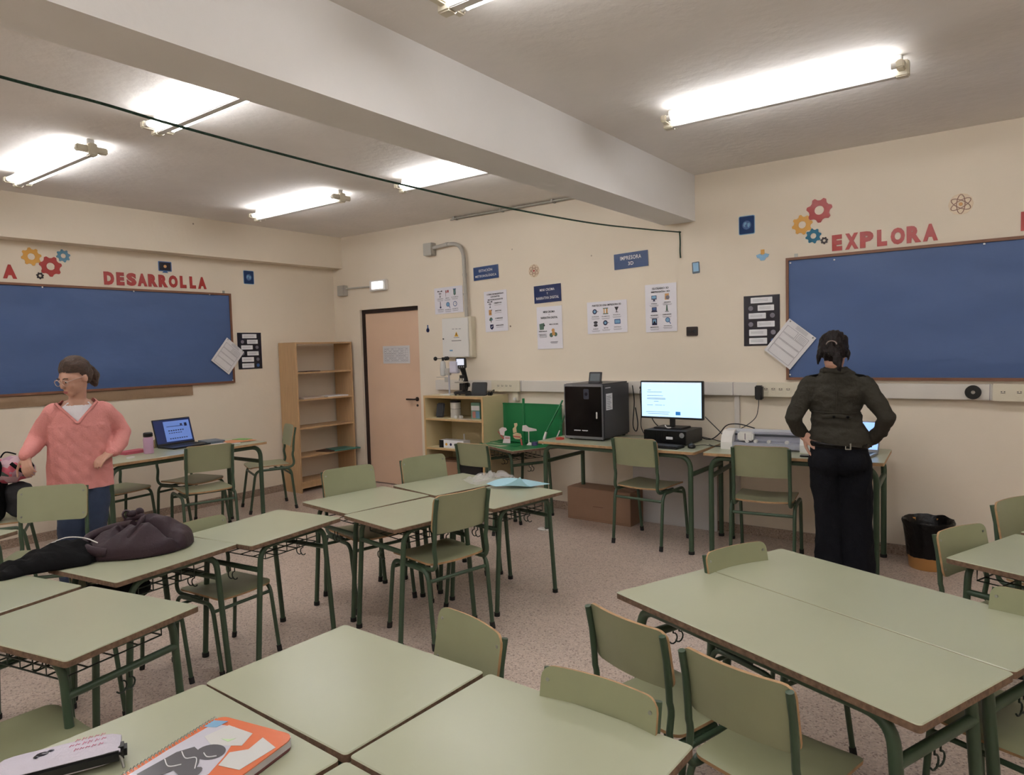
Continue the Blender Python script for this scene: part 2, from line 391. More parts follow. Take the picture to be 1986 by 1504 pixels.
# emergency light
t = thing('emergency_light', 'small lit white emergency light above the door', 'emergency light', (.83, 0, 2.29))
m = MB(); m.box(-.15, -.05, -.06, .12, 0, .06, bev=.008); m.build('housing', WHITE, t)
m = MB(); m.box(-.1, -.062, -.04, .08, -.05, .04, bev=.004); m.build('diffuser', mat('lit_diffuser', (255, 255, 255), .4, emit=1.2), t)
t = thing('junction_box', 'small grey junction box and pipe left of the emergency light', 'junction box', (.2, 0, 2.27))
m = MB(); m.box(-.055, -.07, -.06, .055, 0, .06, bev=.004); m.build('box', GREYP, t)
m = MB(); m.tube([(.05, -.02, .02), (.478, -.02, .015)], .009, 8); m.build('pipe', GREYP, t, 60)
# electrical box
t = thing('electrical_box', 'white electrical cabinet with a yellow warning triangle under the conduit', 'electrical box', (2.005, 0, 1.663))
m = MB(); m.box(-.195, -.075, -.208, .195, 0, .208, bev=.003); m.build('casing', OFFW, t)
m = MB(); m.box(-.19, -.09, -.2, .165, -.075, .2, bev=.004); dm = m.build('door', WHITE, t)
m = MB(); m.cyl((-.172, -.09, -.01), (-.172, -.097, -.01), .007); m.build('lock', BLACK, dm)
m = MB()
def bq(m, x0, z0, x1, z1, y=-.091, mi=0): m.box(x0, y, z0, x1, y+.0008, z1, mi)
m.add([(-.02, -.0915, .01), (.035, -.0915, .01), (.0075, -.0915, .06)], [(0, 1, 2)], 1)
m.add([(-.02, -.0915, .01), (.035, -.0915, .01), (.0075, -.0915, .06), (-.02, -.09, .01), (.035, -.09, .01), (.0075, -.09, .06)], [(0, 3, 4, 1), (1, 4, 5, 2), (2, 5, 3, 0)], 1)
bq(m, .004, .022, .011, .045, -.0922); bq(m, -.03, -.002, .045, .002); bq(m, -.06, -.035, .07, -.03)
for k in range(3): bq(m, -.05+.045*k, .085, -.02+.045*k, .09, -.091, 2)
bq(m, -.09, -.14, -.05, -.125, -.091, 3)
m.build('warning_sticker', [INK, mat('warning_yellow', (220, 170, 60), .4), GREYI, SKYP], dm)

# trunking along the back wall
t = thing('cable_trunking', 'long white cable trunking running along the far wall', 'trunking', (0, 0, 1.167))
m = MB(); m.box(1.66, -.052, -.052, RX-.01, -.0005, .052, bev=.004); m.build('duct', mat('trunking_plastic', (214, 208, 200), .45), t)
for x in (2.79, 4.86, 6.54): m = MB(); m.box(x-.0015, -.0535, -.0525, x+.0015, 0, .0525); m.build('joint', GREYI, t)
o = MB().box(4.862, -.026, .076, 4.9, -.0005, 1.1145).build('vertical_duct', mat('trunking_plastic', (214, 208, 200), .45)); tag(o, 'narrow white vertical duct dropping from the trunking behind the plotter', 'duct')
def socket_strip(x0, x1, n, label, xs=None):
    t = thing('socket_strip', label, 'power sockets', (0, 0, 1.167))
    m = MB(); m.box(x0, -.066, -.056, x1, -.0545, .056, bev=.003); m.build('plate', OFFW, t)
    for k in range(n):
        x = xs[0]+xs[1]*k; m = MB()
        m.lathe([(.024, 0), (.024, .002), (.019, .002), (.017, -.001)], (0, 0, 0), 20)
        vs = [(x+a, -.0665-c, -.004+b_) for a, b_, c in m.v]; m.v = vs
        m.box(x-.012, -.0672, .004, x-.004, -.066, .009, 1); m.box(x+.004, -.0672, .004, x+.012, -.066, .009, 1); m.box(x-.012, -.0672, -.004, x+.012, -.066, -.001, 1)
        m.build('socket', [OFFW, INK], t)
socket_strip(2.43, 2.78, 4, 'cream four-socket strip on the trunking behind the green-topped desk', (2.52, .05))
socket_strip(5.05, 5.42, 4, 'cream socket strip with a black adapter plugged in, left of the right woman', (5.12, .055))
socket_strip(6.555, 6.85, 3, 'socket strip at the right picture edge, on the trunking', (6.61, .085))
t = thing('surface_socket', 'small cream surface socket under the trunking beside the shelf cabinet', 'socket', (2.7, 0, 1.06))
MB().box(-.03, -.04, -.04, .04, 0, .0545, bev=.004).build('box', OFFW, t)
MB().box(-.012, -.06, -.035, .022, -.04, -.005, bev=.006).build('plug', WHITE, t)
# black flat disc hung on trunking
t = thing('tape_reel', 'black disc with a pale hub mounted on the trunking below the right board', 'reel', M=BACK(6.45, 1.168, -.0555))
m = MB(); m.ring(circ(.046, 28), circ(.012, 28), 0, .018); m.build('disc', BLACK, t, 40)
m = MB(); m.ring(circ(.012, 28), circ(.006, 28), 0, .014); m.build('hub', GREYP, t, 40)
# plugs and cords
t = thing('power_adapter', 'black power adapter plugged into the trunking above the cutting plotter, thin cord dangling', 'adapter', (5.075, 0, 1.15))
MB().box(-.025, -.12, -.06, .03, -.0675, .05, bev=.008).build('body', BLACK, t)
m = MB(); m.tube(spline([(.0, -.1, -.06), (0, -.11, -.12), (-.02, -.12, -.2), (-.1, -.14, -.27), (-.17, -.18, -.3)], 6), .003, 6); m.build('cord', BLACK, t, 60)
t = thing('power_plug', 'round black plug in the trunking beside the monitor, cord hanging down', 'plug', (4.085, 0, 1.17))
m = MB(); m.lathe([(.022, 0), (.026, .02), (.014, .045), (.008, .06)], n=16); m.v = [(x, -.054-z, y) for x, y, z in m.v]; m.build('plug', BLACK, t, 50)
m = MB(); m.tube(spline([(0, -.1, 0), (0, -.12, -.05), (-.01, -.08, -.2), (-.02, -.07, -.33), (.01, -.07, -.40)], 6), .004, 6); m.build('cord', BLACK, t, 60)
# black double socket on wall
t = thing('wall_socket', 'dark brown double wall socket plate between the posters and the boards', 'socket', M=BACK(4.51, 1.637, -.001))
m = MB(); m.prism(rr_pts(.096, .075, .008), 0, .01); m.build('plate', DARKF, t)
for s in (-1, 1): m = MB(); m.lathe([(.016, .01), (.016, .012), (.013, .012), (.012, .0105)], (s*.023, 0, 0), 18); m.build('socket', BLACK, t)

# ---------------------------------------------------------------- notice boards
def board(name, label, MM, w, h, tacks):
    t = thing(name, label, 'notice board', M=MM)
    m = MB(); m.box(-w/2, -h/2, 0, w/2, h/2, .012); m.build('backing', BFRAME, t)
    m = MB(); nx, ny = 60, 24; vs = []
    for j in range(ny+1):
        for i in range(nx+1):
            x = -w/2+.018+(w-.036)*i/nx; y = -h/2+.018+(h-.036)*j/ny
            e = min(1, min(i, nx-i)/3, min(j, ny-j)/2)
            z = .0135+e*.011*(noise.noise(Vector((x*1.7, y*5, 3)))+.5*noise.noise(Vector((x*3.5+4, y*2-x*2, 9)))+.6)
            vs.append((x, y, max(.013, z)))
    m.add(vs, [(j*(nx+1)+i, j*(nx+1)+i+1, (j+1)*(nx+1)+i+1, (j+1)*(nx+1)+i) for j in range(ny) for i in range(nx)]); m.build('blue_paper', BOARD, t, 60)
    for x0, y0, x1, y1 in ((-w/2, h/2-.02, w/2, h/2), (-w/2, -h/2, w/2, -h/2+.02), (-w/2, -h/2+.02, -w/2+.02, h/2-.02), (w/2-.02, -h/2+.02, w/2, h/2-.02)):
        MB().box(x0, y0, .012, x1, y1, .026).build('frame_rail', BFRAME, t)
    for x, y in tacks: m = MB(); m.ball((x, y, .028), (.007, .007, .004), 10); m.build('tack', WHITEP, t, 60)
    for x in (-w/2+.07, w/2-.07): MB().box(x-.012, h/2, .002, x+.012, h/2+.028, .006).build('bracket', STEEL, t)
    return t
board('notice_board', 'blue paper covered notice board on the far wall, right of the posters', BACK(6.7, 1.7, 0), 2.88, .92, [(-1.405, .42), (-1.1, .415), (-1.41, -.42), (-.2, .43)])
board('notice_board', 'blue paper covered notice board on the left wall behind the woman in pink', LEFT(-2.76, 1.72, 0), 2.78, .935, [(1.15, .445), (.4, .442), (1.36, -.44), (-.35, .44)])
t = thing('kraft_paper_strip', 'crumpled brown paper strip showing below the left blue board', 'paper', M=LEFT(-2.95, 1.2, 0))
m = MB(); nx = 60; vs = []
for j in range(5):
    for i in range(nx+1): x = -1.15+2.27*i/nx; y = -.045+.095*j/4; vs.append((x, y, .006+.012*(noise.noise(Vector((x*6, y*16, 1)))+.7)*(1 if 0 < j < 4 else .4)))
m.add(vs, [(j*(nx+1)+i, j*(nx+1)+i+1, (j+1)*(nx+1)+i+1, (j+1)*(nx+1)+i) for j in range(4) for i in range(nx)]); m.box(-1.15, -.045, 0, 1.12, .05, .003); m.build('paper', KRAFT, t, 60)

# ---------------------------------------------------------------- letters and stickers
def word(s, u0, v0, u1, v1, h, MF, labels, name='letter_cutout', skew=0):
    n = len(s); du = (u1-u0)/n; wd = {'I': .5, 'L': .72, 'E': .78, 'M': 1.1}
    for i, ch in enumerate(s):
        u = u0+du*(i+.5); v = v0+(v1-v0)*(i+.5)/n
        wch = du*.9*wd.get(ch, 1)
        me = text_mesh(ch, w=wch, h=h, bold=.07, th=.003); me.materials.append(REDP)
        o = link('letter_'+ch.lower(), me); o.matrix_world = MF(u, v+h/2, .001, (v1-v0)/(u1-u0)*1.0)
        tag(o, labels[i], 'letter', 'red letters of '+labels[-1])
bk = lambda u, v, y, t=0: BACK(u, v, -y, t)
lf = lambda u, v, x, t=0: LEFT(u, v, x, t)
nth = lambda w, i: ('first ' if w[:i].count(w[i]) == 0 else 'second ')+w[i] if w.count(w[i]) > 1 else w[i]
for wd_, a in (('EXPLORA', (5.565, 2.18, 6.245, 2.186, .115, bk)), ('DESARROLLA', (-2.61, 2.212, -1.62, 2.222, .12, lf))):
    wall_ = 'right board' if wd_[0] == 'E' else 'left board'
    word(wd_, *a, [f'glossy red cut-out letter, the {nth(wd_, i)} in {wd_}, above the {wall_}' for i in range(len(wd_))]+[wd_])
word('I', 6.655, 2.192, 6.78, 2.192, .12, bk, ['red cut-out letter I cut by the right picture edge', 'the next word'])
word('A', -3.385, 2.22, -3.275, 2.22, .115, lf, ['red cut-out letter A at the left picture edge', 'the far left word'])
def gear(MM, r, mtl, label, teeth=8, grp=None):
    m = MB(); n = teeth*8; out = []; inn = []
    for i in range(n):
        a = 2*pi*i/n; ph = i % 8; k = r if ph in (1, 2, 3) else (r*.8 if ph in (5, 6, 7) else r*.88)
        out.append((k*cos(a), k*sin(a))); inn.append((r*.36*cos(a), r*.36*sin(a)))
    m.ring(out, inn, 0, .003); o = m.build('gear_cutout', mtl); o.matrix_world = MM; tag(o, label, 'gear decoration', grp)
g = 'gear decorations beside EXPLORA'; gl = 'gear decorations left of DESARROLLA'
gear(BACK(5.493, 2.488, -.001), .09, REDP, 'large glossy red paper gear up left of the word EXPLORA', 7, g)
gear(BACK(5.374, 2.397, -.001), .074, YELP, 'mustard paper gear on the wall left of EXPLORA', 8, g)
gear(BACK(5.452, 2.306, -.001), .056, TEALP, 'teal blue paper gear directly beside the E of EXPLORA', 8, g)
gear(BACK(5.527, 2.264, -.001), .027, BLKP, 'tiny black paper gear touching the start of EXPLORA', 7, g)
gear(LEFT(-3.168, 2.414, .001), .076, YELP, 'mustard paper gear above the left board', 8, gl)
gear(LEFT(-3.028, 2.343, .001), .088, REDP, 'red paper gear between the mustard and teal ones above the left board', 7, gl)
gear(LEFT(-2.925, 2.442, .001), .056, TEALP, 'glossy teal paper gear up right of the red one, left board', 8, gl)
gear(LEFT(-3.112, 2.258, .001), .03, BLKP, 'tiny black paper gear just above the left board', 7, gl)
def atom(MM, r, label, c1, c2):
    t = thing('atom_sticker', label, 'wall sticker', M=MM)
    m = MB(); m.prism(circ(r*1.15, 12), 0, .001); m.build('film', mat('clear_laminate', (225, 205, 176), .12, bump=.6, bscale=30), t)
    for k in range(3):
        m = MB(); P = [Vector((r*cos(2*pi*i/28), r*.38*sin(2*pi*i/28), 0)) for i in range(29)]
        P = [Matrix.Rotation(pi*k/3+.5, 3, 'Z') @ p+Vector((0, 0, .003)) for p in P]; m.tube(P, r*.035, 6); m.build('orbit', c1, t, 60)
    m = MB(); m.ball((0, 0, .003), (r*.2, r*.2, .002), 10); m.build('nucleus', c2, t, 60)
atom(BACK(6.368, 2.407, -.001), .062, 'shiny atom sticker on the wall above the right board', mat('brown_line', (150, 108, 90), .4), ORGP)
atom(BACK(2.94, 2.27, -.001), .055, 'thin red line atom sticker above the MINI CROMA sign', mat('brown_line', (150, 108, 90), .4), REDP)
def globe(MM, label, w=.125, h=.145):
    t = thing('globe_sticker', label, 'wall sticker', M=MM)
    m = MB(); m.prism(rr_pts(w, h, .012), 0, .002); m.build('border', SKYP, t)
    m = MB(); m.prism(rr_pts(w*.92, h*.93, .01), .002, .0028); m.build('ground', mat('deep_blue_print', (16, 52, 104), .2), t)
    m = MB(); m.prism(circ(.034, 20), .0028, .0034); m.build('globe', MIDB, t)
    m = MB(); m.prism([(-.02, .02), (-.003, .024), (.0, .008), (-.014, 0), (-.01, -.018), (-.026, -.004)], .0034, .004); m.prism([(.006, .012), (.024, .016), (.026, -.004), (.014, -.022), (.006, -.008)], .0034, .004); m.build('continents', SKYP, t)
globe(BACK(4.963, 2.447, -.001), 'dark blue globe sticker left of the gears on the far wall')
globe(LEFT(-1.139, 2.373, .001), 'dark blue globe sticker on the left wall near the corner')
t = thing('monitor_sticker', 'small computer monitor sticker above the middle of DESARROLLA', 'wall sticker', M=LEFT(-2.04, 2.42, .001))
m = MB(); m.prism(rr_pts(.13, .095, .008), 0, .002); m.prism([(-.03, -.062), (.03, -.062), (.015, -.045), (-.015, -.045)], 0, .002); m.build('frame', MIDB, t)
m = MB(); m.prism(rr_pts(.112, .077, .004), .002, .0028); m.build('screen', NAVYD, t)
m = MB(); m.prism(circ(.015, 14), .0028, .0034); m.build('icon', ORGP, t)
t = thing('cloud_sticker', 'small light blue open book sticker with an orange tab, left of the right board', 'wall sticker', M=BACK(5.083, 2.2, -.001))
m = MB(); m.prism([(-.05, .005), (-.02, .015), (0, .0), (.02, .015), (.05, .005), (.04, -.015), (.025, -.02), (.015, -.038), (-.015, -.038), (-.025, -.02), (-.042, -.015)], 0, .002); m.build('shape', SKYP, t)
m = MB(); m.prism([(-.014, .01), (.014, .01), (.014, .045), (-.014, .045)], .0005, .003); m.build('tab', YELP, t)
t = thing('tablet_sticker', 'small tablet sticker with pale blue screen beside the IMPRESORA sign', 'wall sticker', M=BACK(4.547, 2.155, -.001, .05))
m = MB(); m.prism(rr_pts(.064, .094, .008), 0, .002); m.build('frame', mat('slate_print', (50, 70, 86), .2), t)
m = MB(); m.prism(rr_pts(.046, .07, .003, cy=.004), .002, .003); m.build('screen', SKYP, t)
t = thing('flask_sticker', 'tiny blue flask sticker between the door and the electrical box', 'wall sticker', M=BACK(1.531, 1.772, -.001))
m = MB(); m.prism([(-.008, .04), (.008, .04), (.008, .012), (.022, -.01), (-.022, -.01), (-.008, .012)], 0, .002); m.build('neck', MIDB, t)
m = MB(); m.prism(circ(.022, 14, 0, -.018), 0, .003); m.build('bowl', NAVY, t)

# ---------------------------------------------------------------- signs and posters
def sign(x, z, w, h, lines, label, m_, tilt=.03):
    t = thing('sign', label, 'sign', M=BACK(x, z, -.002, tilt))
    sheet(t, w, h, m_, wav=.003, seed=x)
    for s, cy, tw, th_ in lines: text('lettering', s, WHITEP, t, w=tw, h=th_, bold=.012, spacing=1.12, cx=0, cy=cy, z=.0068)
sign(2.355, 2.302, .32, .132, [('ESTACIÓN', .028, .17, .032), ('METEOROLÓGICA', -.026, .27, .028)], 'blue sign reading ESTACIÓN METEOROLÓGICA', BLUES)
sign(3.09, 2.043, .305, .165, [('MINI CROMA', .038, .165, .024), ('Y', .002, .016, .02), ('NARRATIVA DIGITAL', -.038, .255, .026)], 'slate blue sign reading MINI CROMA Y NARRATIVA DIGITAL', BLUES2)
sign(3.963, 2.272, .325, .135, [('IMPRESORA', .024, .2, .034), ('3D', -.026, .05, .03)], 'glossy blue sign reading IMPRESORA 3D', BLUES)
def bars(m, cx, cy, w, n=2, g=.008, t=.0022):
    for k in range(n): ww = w*(1-.15*(k % 2)); m.quad(cx-ww/2, cy-k*g-t/2, cx+ww/2, cy-k*g+t/2, TZ, TZ+.0004)
def icon(t, kind, x, y, s=1.0, cols=None):
    m = MB(); z0, z1 = TZ, TZ+.0005
    def P(pts, mi=0, dz=0): m.prism([(x+a*s, y+b_*s) for a, b_ in pts], z0+dz, z1+dz, mi)
    def B(a, b_, c, d_, mi=0, dz=0): P([(a, b_), (c, b_), (c, d_), (a, d_)], mi, dz)
    def O(a, b_, r, mi=0, dz=0): P(circ(r, 16, a, b_), mi, dz)
    if kind == 'vane': O(-.025, .03, .008); O(.025, .03, .008); B(-.025, .028, .025, .032); B(-.002, -.02, .002, .03); B(-.015, .004, .015, .008); O(-.012, .006, .005); O(.012, .006, .005); P([(-.012, -.032), (.012, -.032), (0, -.018)]); mm = [INK]
    elif kind == 'flag': B(-.02, -.032, -.017, .035); P([(-.017, .005), (.022, .01), (.022, .035), (-.017, .032)], 1); B(-.006, .007, .004, .034, 2, .0005); mm = [INK, REDP, WHITEP]
    elif kind == 'beaker': P([(-.016, .03), (.016, .03), (.016, -.02), (0, -.034), (-.016, -.02)]); B(-.02, .03, .02, .038, 1); P([(-.006, -.01), (.008, .02), (.011, .018), (-.002, -.012)], 2, .0005); mm = [GRNP, MIDB, SKYP]
    elif kind == 'thermo': B(-.005, -.015, .005, .035, 1); O(0, -.024, .011); mm = [NAVY, GREYI]
    elif kind == 'lens': O(0, .006, .024); O(0, .006, .017, 1, .0005); P([(.012, -.012), (.018, -.006), (.032, -.03), (.026, -.034)]); mm = [MIDB, SKYP]
    elif kind == 'gauge': O(0, 0, .027); O(0, 0, .02, 1, .0005); P([(-.002, -.002), (.012, .014), (.003, -.004)], 2, .001); mm = [MIDB, WHITEP, NAVY]
    elif kind == 'note': B(-.02, -.028, .016, .028); B(-.012, -.01, .01, -.006, 1, .0005); P([(.01, .024), (.024, .032), (.018, .014)], 1); mm = [ORGP, INK]
    elif kind == 'tree': O(0, .01, .018); O(-.012, .002, .012); O(.014, .004, .01, 1); B(-.004, -.026, .004, .0, 2); mm = [GRNP, SKYP, INK]
    elif kind == 'shield': P([(-.022, .026), (.022, .026), (.022, -.012), (0, -.03), (-.022, -.012)]); P([(-.01, .0), (-.004, -.008), (.012, .01), (.008, .013), (-.004, 0), (-.008, .004)], 1, .0005); mm = [NAVY, WHITEP]
    elif kind == 'spool': B(-.026, .02, .026, .028, 1); B(-.02, -.02, .02, .02); B(-.026, -.028, .026, -.02, 1); B(-.008, -.02, .004, .02, 2, .0005); mm = [ORGP, GRNP, WHITEP]
    elif kind == 'drum': P(circ(.022, 16, 0, .014, .012)); P(circ(.022, 16, 0, -.014, .012)); B(-.016, -.012, .016, .012, 1); mm = [INK, GREYI]
    elif kind == 'motor': O(-.006, 0, .024); O(-.006, 0, .013, 1, .0005); B(.012, -.003, .032, .003, 2); mm = [NAVY, SKYP, GREYI]
    elif kind == 'nozzle': P([(-.022, .026), (.022, .026), (.006, -.004), (-.006, -.004)]); B(-.004, -.02, .004, -.004); P([(-.012, -.026), (.016, -.026), (.016, -.02), (-.012, -.02)], 1); mm = [INK, GREYI]
    elif kind == 'screen': P(rr_pts(.06, .042, .005)); P(rr_pts(.046, .026, .003), 1, .0005); mm = [MIDB, SKYP]
    elif kind == 'pc': P(rr_pts(.05, .036, .004, cy=.006)); P(rr_pts(.04, .024, .002, cy=.008), 1, .0005); P([(-.012, -.028), (.012, -.028), (.005, -.012), (-.005, -.012)]); mm = [NAVY, SKYP]
    elif kind == 'doc': B(-.022, -.026, .016, .028); P(circ(.018, 12, .004, -.006), 1, .0005); mm = [ORGP, GREYI]
    elif kind == 'laptop': P(rr_pts(.046, .03, .003, cy=.01)); B(-.017, .0, .017, .02, 1, .0005); P([(-.03, -.018), (.03, -.018), (.024, -.006), (-.024, -.006)]); mm = [NAVY, MIDB]
    elif kind == 'print': B(-.024, -.03, .024, .03); B(-.016, -.012, .016, .022, 1, .0005); P([(-.012, -.012), (.012, -.012), (0, .01)], 2, .001); mm = [NAVY, SKYP, NAVYD]
    elif kind == 'tip': P([(-.005, .03), (.005, .03), (.009, -.018), (-.009, -.018)]); B(-.016, -.026, .016, -.02, 1); mm = [GRNP, GREYI]
    elif kind == 'green': P([(-.026, .02), (.024, .028), (.018, -.026), (-.022, -.028)]); O(.022, .008, .008, 1); mm = [GRNP, INK]
    elif kind == 'people': O(-.004, .022, .013, 1); O(-.02, -.012, .016); O(.016, -.008, .015); P([(-.014, .01), (.01, .012), (.014, -.014), (-.012, -.016)], 1, .0005); mm = [GRNP, ORGP]
    m.build('icon', mm, t)
def poster(x, z, w, h, label, heads, cells, tilt=0, name='poster', side=False):
    t = thing(name, label, 'poster', M=BACK(x, z, -.002, tilt)); sheet(t, w, h, PAPER, wav=.002, seed=x*3)
    for s, cy, tw, th_ in heads: text('heading', s, INK, t, w=tw, h=th_, bold=.02, cx=0, cy=cy, z=TZ)
    m = MB()
    for kind, cx, cy, sc, cap in cells:
        icon(t, kind, cx, cy, sc)
        if side:
            if cap: text('caption', cap, INK, t, w=.028+.0085*len(cap), h=.012, bold=.02, cx=cx+.1, cy=cy+.012, z=TZ)
            bars(m, cx+.1, cy-.008, .085, 1)
        else:
            if cap: text('caption', cap, INK, t, w=.012*len(cap)*.72, h=.009, bold=.01, cx=cx, cy=cy-.048*sc, z=TZ)
            bars(m, cx, cy-.064*sc, .085, 2, .0075)
    m.build('small_print', GREYI, t); return t
poster(1.845, 2.06, .395, .275, 'white sheet of six weather instrument pictures above the electrical box', [],
       [('vane', -.115, .07, 1, 'ANEMÓMETRO'), ('flag', -.015, .07, 1, 'VELETA'), ('beaker', .09, .075, 1, 'PLUVIÓMETRO'), ('thermo', -.115, -.045, 1, 'TERMÓMETRO'), ('lens', -.01, -.05, 1, 'HIGRÓMETRO'), ('gauge', .09, -.045, 1, 'BARÓMETRO')], .02)
poster(2.47, 1.912, .285, .405, 'tall white sheet with four captioned icons, below the ESTACIÓN METEOROLÓGICA sign',
       [('CÓMO SE REGISTRAN', .172, .21, .016), ('LOS DATOS', .145, .11, .015), ('METEOROLÓGICOS', .118, .19, .016)],
       [('vane', -.07, .068, .95, 'OBSERVAR'), ('note', -.07, -.01, .95, 'ANOTAR'), ('tree', -.065, -.085, .95, 'COMPARAR'), ('shield', -.06, -.155, .95, 'ANALIZAR')], .03, side=True)
t = poster(3.105, 1.722, .285, .4, 'tall white sheet headed MINI CROMA Y NARRATIVA DIGITAL', [('MINI CROMA', .15, .13, .02), ('Y', .122, .01, .012), ('NARRATIVA DIGITAL', .095, .19, .02)],
       [('green', -.085, .015, 1.15, ''), ('people', .045, -.055, 1.3, '')], .01)
text('caption', 'PANTALLA', INK, t, w=.09, h=.012, bold=.02, cx=-.075, cy=-.032, z=TZ); text('caption', 'MINI CROMA', INK, t, w=.1, h=.012, bold=.02, cx=.05, cy=.03, z=TZ)
m = MB(); bars(m, .05, -.135, .08, 2, .012); bars(m, -.075, -.06, .09, 4, .01); m.build('small_print', INK, t)
poster(3.718, 1.792, .4, .285, 'shiny landscape sheet headed PARTES DE UNA IMPRESORA 3D', [('PARTES DE UNA IMPRESORA 3D', .108, .29, .017)],
       [('motor', -.115, .055, .95, 'EXTRUSOR'), ('spool', -.01, .055, 1, 'FILAMENTO'), ('nozzle', .1, .06, .95, 'BOQUILLA'), ('drum', -.115, -.055, .95, 'BOBINA'), ('motor', -.01, -.05, .95, 'MOTOR'), ('screen', .105, -.045, 1, 'PANTALLA')], .015)
poster(4.236, 1.845, .285, .405, 'shiny tall sheet headed GLOSARIO 3D IMPRESIÓN 3D', [('GLOSARIO 3D', .165, .15, .016), ('IMPRESIÓN 3D', .138, .17, .017)],
       [('pc', -.06, .085, .95, 'DISEÑO'), ('doc', .06, .09, .95, 'ARCHIVO'), ('laptop', -.06, -.015, .95, 'PROGRAMA'), ('tip', .055, -.01, 1, 'LAMINADOR'), ('print', -.06, -.115, .95, 'IMPRESORA'), ('lens', .06, -.11, .9, 'REVISIÓN')], .01)
def dark_poster(MM, label, w, h):
    t = thing('poster', label, 'poster', M=MM); sheet(t, w, h, NAVYD, wav=.002, seed=4)
    for k, (x, y, ww, hh) in enumerate([(0, .17, .6, .075), (.12, .105, .45, .075), (-.12, .04, .48, .075), (.12, -.03, .48, .075), (-.1, -.1, .5, .085), (-.1, -.17, .5, .08)]):
        m = MB(); m.prism(rr_pts(ww*w, hh*h*1.5, .004, cx=x*w, cy=y*h/.4*.95), .0056, .0062); p = m.build('text_box', WHITEP, t)
        m = MB(); 
        for q in range(3): m.quad(x*w-ww*w*.4, y*h/.4*.95-.007+q*.007, x*w+ww*w*.3, y*h/.4*.95-.0055+q*.007, .0062, .0066)
        m.build('small_print', GREYI, p)
        if k: m = MB(); m.prism(circ(.019, 14, (x+(-.42 if x > 0 else .42))*w, y*h/.4*.95), .0056, .0062); m.build('picture', MIDB if k == 5 else GREYI, t)
dark_poster(BACK(5.073, 1.7, -.001), 'dark navy poster with white text boxes, left of the right blue board', .275, .39)
dark_poster(LEFT(-1.168, 1.585, .001), 'dark navy poster with white text boxes on the left wall beside the board', .285, .39)
def tilted(MM, label, w=.245, h=.3):
    t = thing('hanging_form', label, 'paper form', M=MM)
    sheet(t, w, h, PAPERM, wav=.004, seed=8)
    m = MB(); z = .0075
    for a in ((-.1, .05, 0, .105), (.01, .05, .095, .105), (-.1, -.005, .095, .045), (-.1, -.06, .095, -.01), (-.1, -.135, .095, -.065)):
        x0, y0, x1, y1 = a; x0 *= w/.245; x1 *= w/.245
        for q in ((x0, y0, x1, y0+.0018), (x0, y1-.0018, x1, y1), (x0, y0, x0+.0018, y1), (x1-.0018, y0, x1, y1)): m.quad(q[0], q[1], q[2], q[3], z, z+.0004)
    for k in range(4): m.quad(-.04, .118+.007*k, .06, .1195+.007*k, z, z+.0004)
    for k in range(4): m.quad(.02, .06+.01*k, .085, .0615+.01*k, z, z+.0004)
    m.build('printed_form', GREYI, t)
    for s in (-1, 1): m = MB(); m.ball((s*w*.42, h*.46, .009), (.006, .006, .004), 10); m.build('tack', STEEL, t, 60)
tilted(BACK(5.288, 1.512, -.026, R(-39)), 'white form hanging askew at the corner of the right blue board')
tilted(LEFT(-1.442, 1.535, .026, R(-39)), 'white form hanging askew at the corner of the left blue board')

# ---------------------------------------------------------------- desks
def make_desk(name, label, L, D, h, r=.0135, splay=.045, basket=True, group=None, edge=EDGE, cr=.012, bend=.075):
    t = thing(name, label, 'desk', group=group)
    m = MB(); pts = rr_pts(L, D, cr, 4); pin = rr_pts(L-.006, D-.006, cr, 4)
    th = .022; m.prism(pts, h-th, h-.0025, 1); 
    n = len(pts); vs = [(x, y, h-.0025) for x, y in pts]+[(x, y, h) for x, y in pin]
    m.add(vs, [tuple(range(n, 2*n))]+[(i, (i+1) % n, n+(i+1) % n, n+i) for i in range(n)], 0); m.build('tabletop', [LAM, edge], t)
    zt = h-th-r
    for sy in (-1, 1):
        y = sy*(D/2-.045); x0 = L/2-.045-splay; 
        m = MB(); m.tube([(-x0+bend, y, zt), (x0-bend, y, zt)], r, 12); m.build('top_rail', FRAME, t, 60)
        for sx in (-1, 1):
            m = MB(); P = arc((sx*(x0-bend), y, zt), (sx*(x0+splay*.12), y, zt-bend), (sx*x0, y, zt), 7)+[(sx*(x0+splay), y, .018)]
            m.tube(P, r, 12); lg = m.build('leg', FRAME, t, 60)
            m = MB(); m.tube([(sx*(x0+splay*.988), y, .022), (sx*(x0+splay), y, 0)], r+.0035, 12); m.build('rubber_foot', RUB, lg, 60)
    for sx in (-1, 1):
        m = MB(); x = sx*(x0+splay*.2); m.tube([(x, -(D/2-.045), zt-bend-.035), (x, D/2-.045, zt-bend-.035)], r*.95, 12); m.build('crossbar', FRAME, t, 60)
    if basket:
      if basket is True:
        m = MB(); zb = zt-.07; a = L/2-.13; bq_ = D/2-.06
        for k in range(5): y = -bq_+2*bq_*k/4; m.tube([(-a, y, zb), (a, y, zb)], .003, 5)
        for k in range(6): x = -a+2*a*k/5; m.tube([(x, -bq_, zt-.012), (x, -bq_, zb), (x, bq_, zb), (x, bq_, zb+.045)], .003, 5)
        m.tube([(-a, -bq_, zb+.03), (a, -bq_, zb+.03)], .003, 5); m.build('wire_basket', WIRE, t)
      for sx in (-1, 1):
            m = MB()
            for q in (0, .03): 
                P = [(sx*(L/2-.075), -.02+q+.0, zt-bend-.04)]+[(sx*(L/2-.075)+.0, -.02+q+.02*sin(a_), zt-bend-.07-.014+.02*cos(a_)) for a_ in [pi*k/6 for k in range(9)]]
                m.tube(P, .003, 6)
            m.build('hook', WIRE, t, 60)
    return t
STG = 'green-topped student desks'
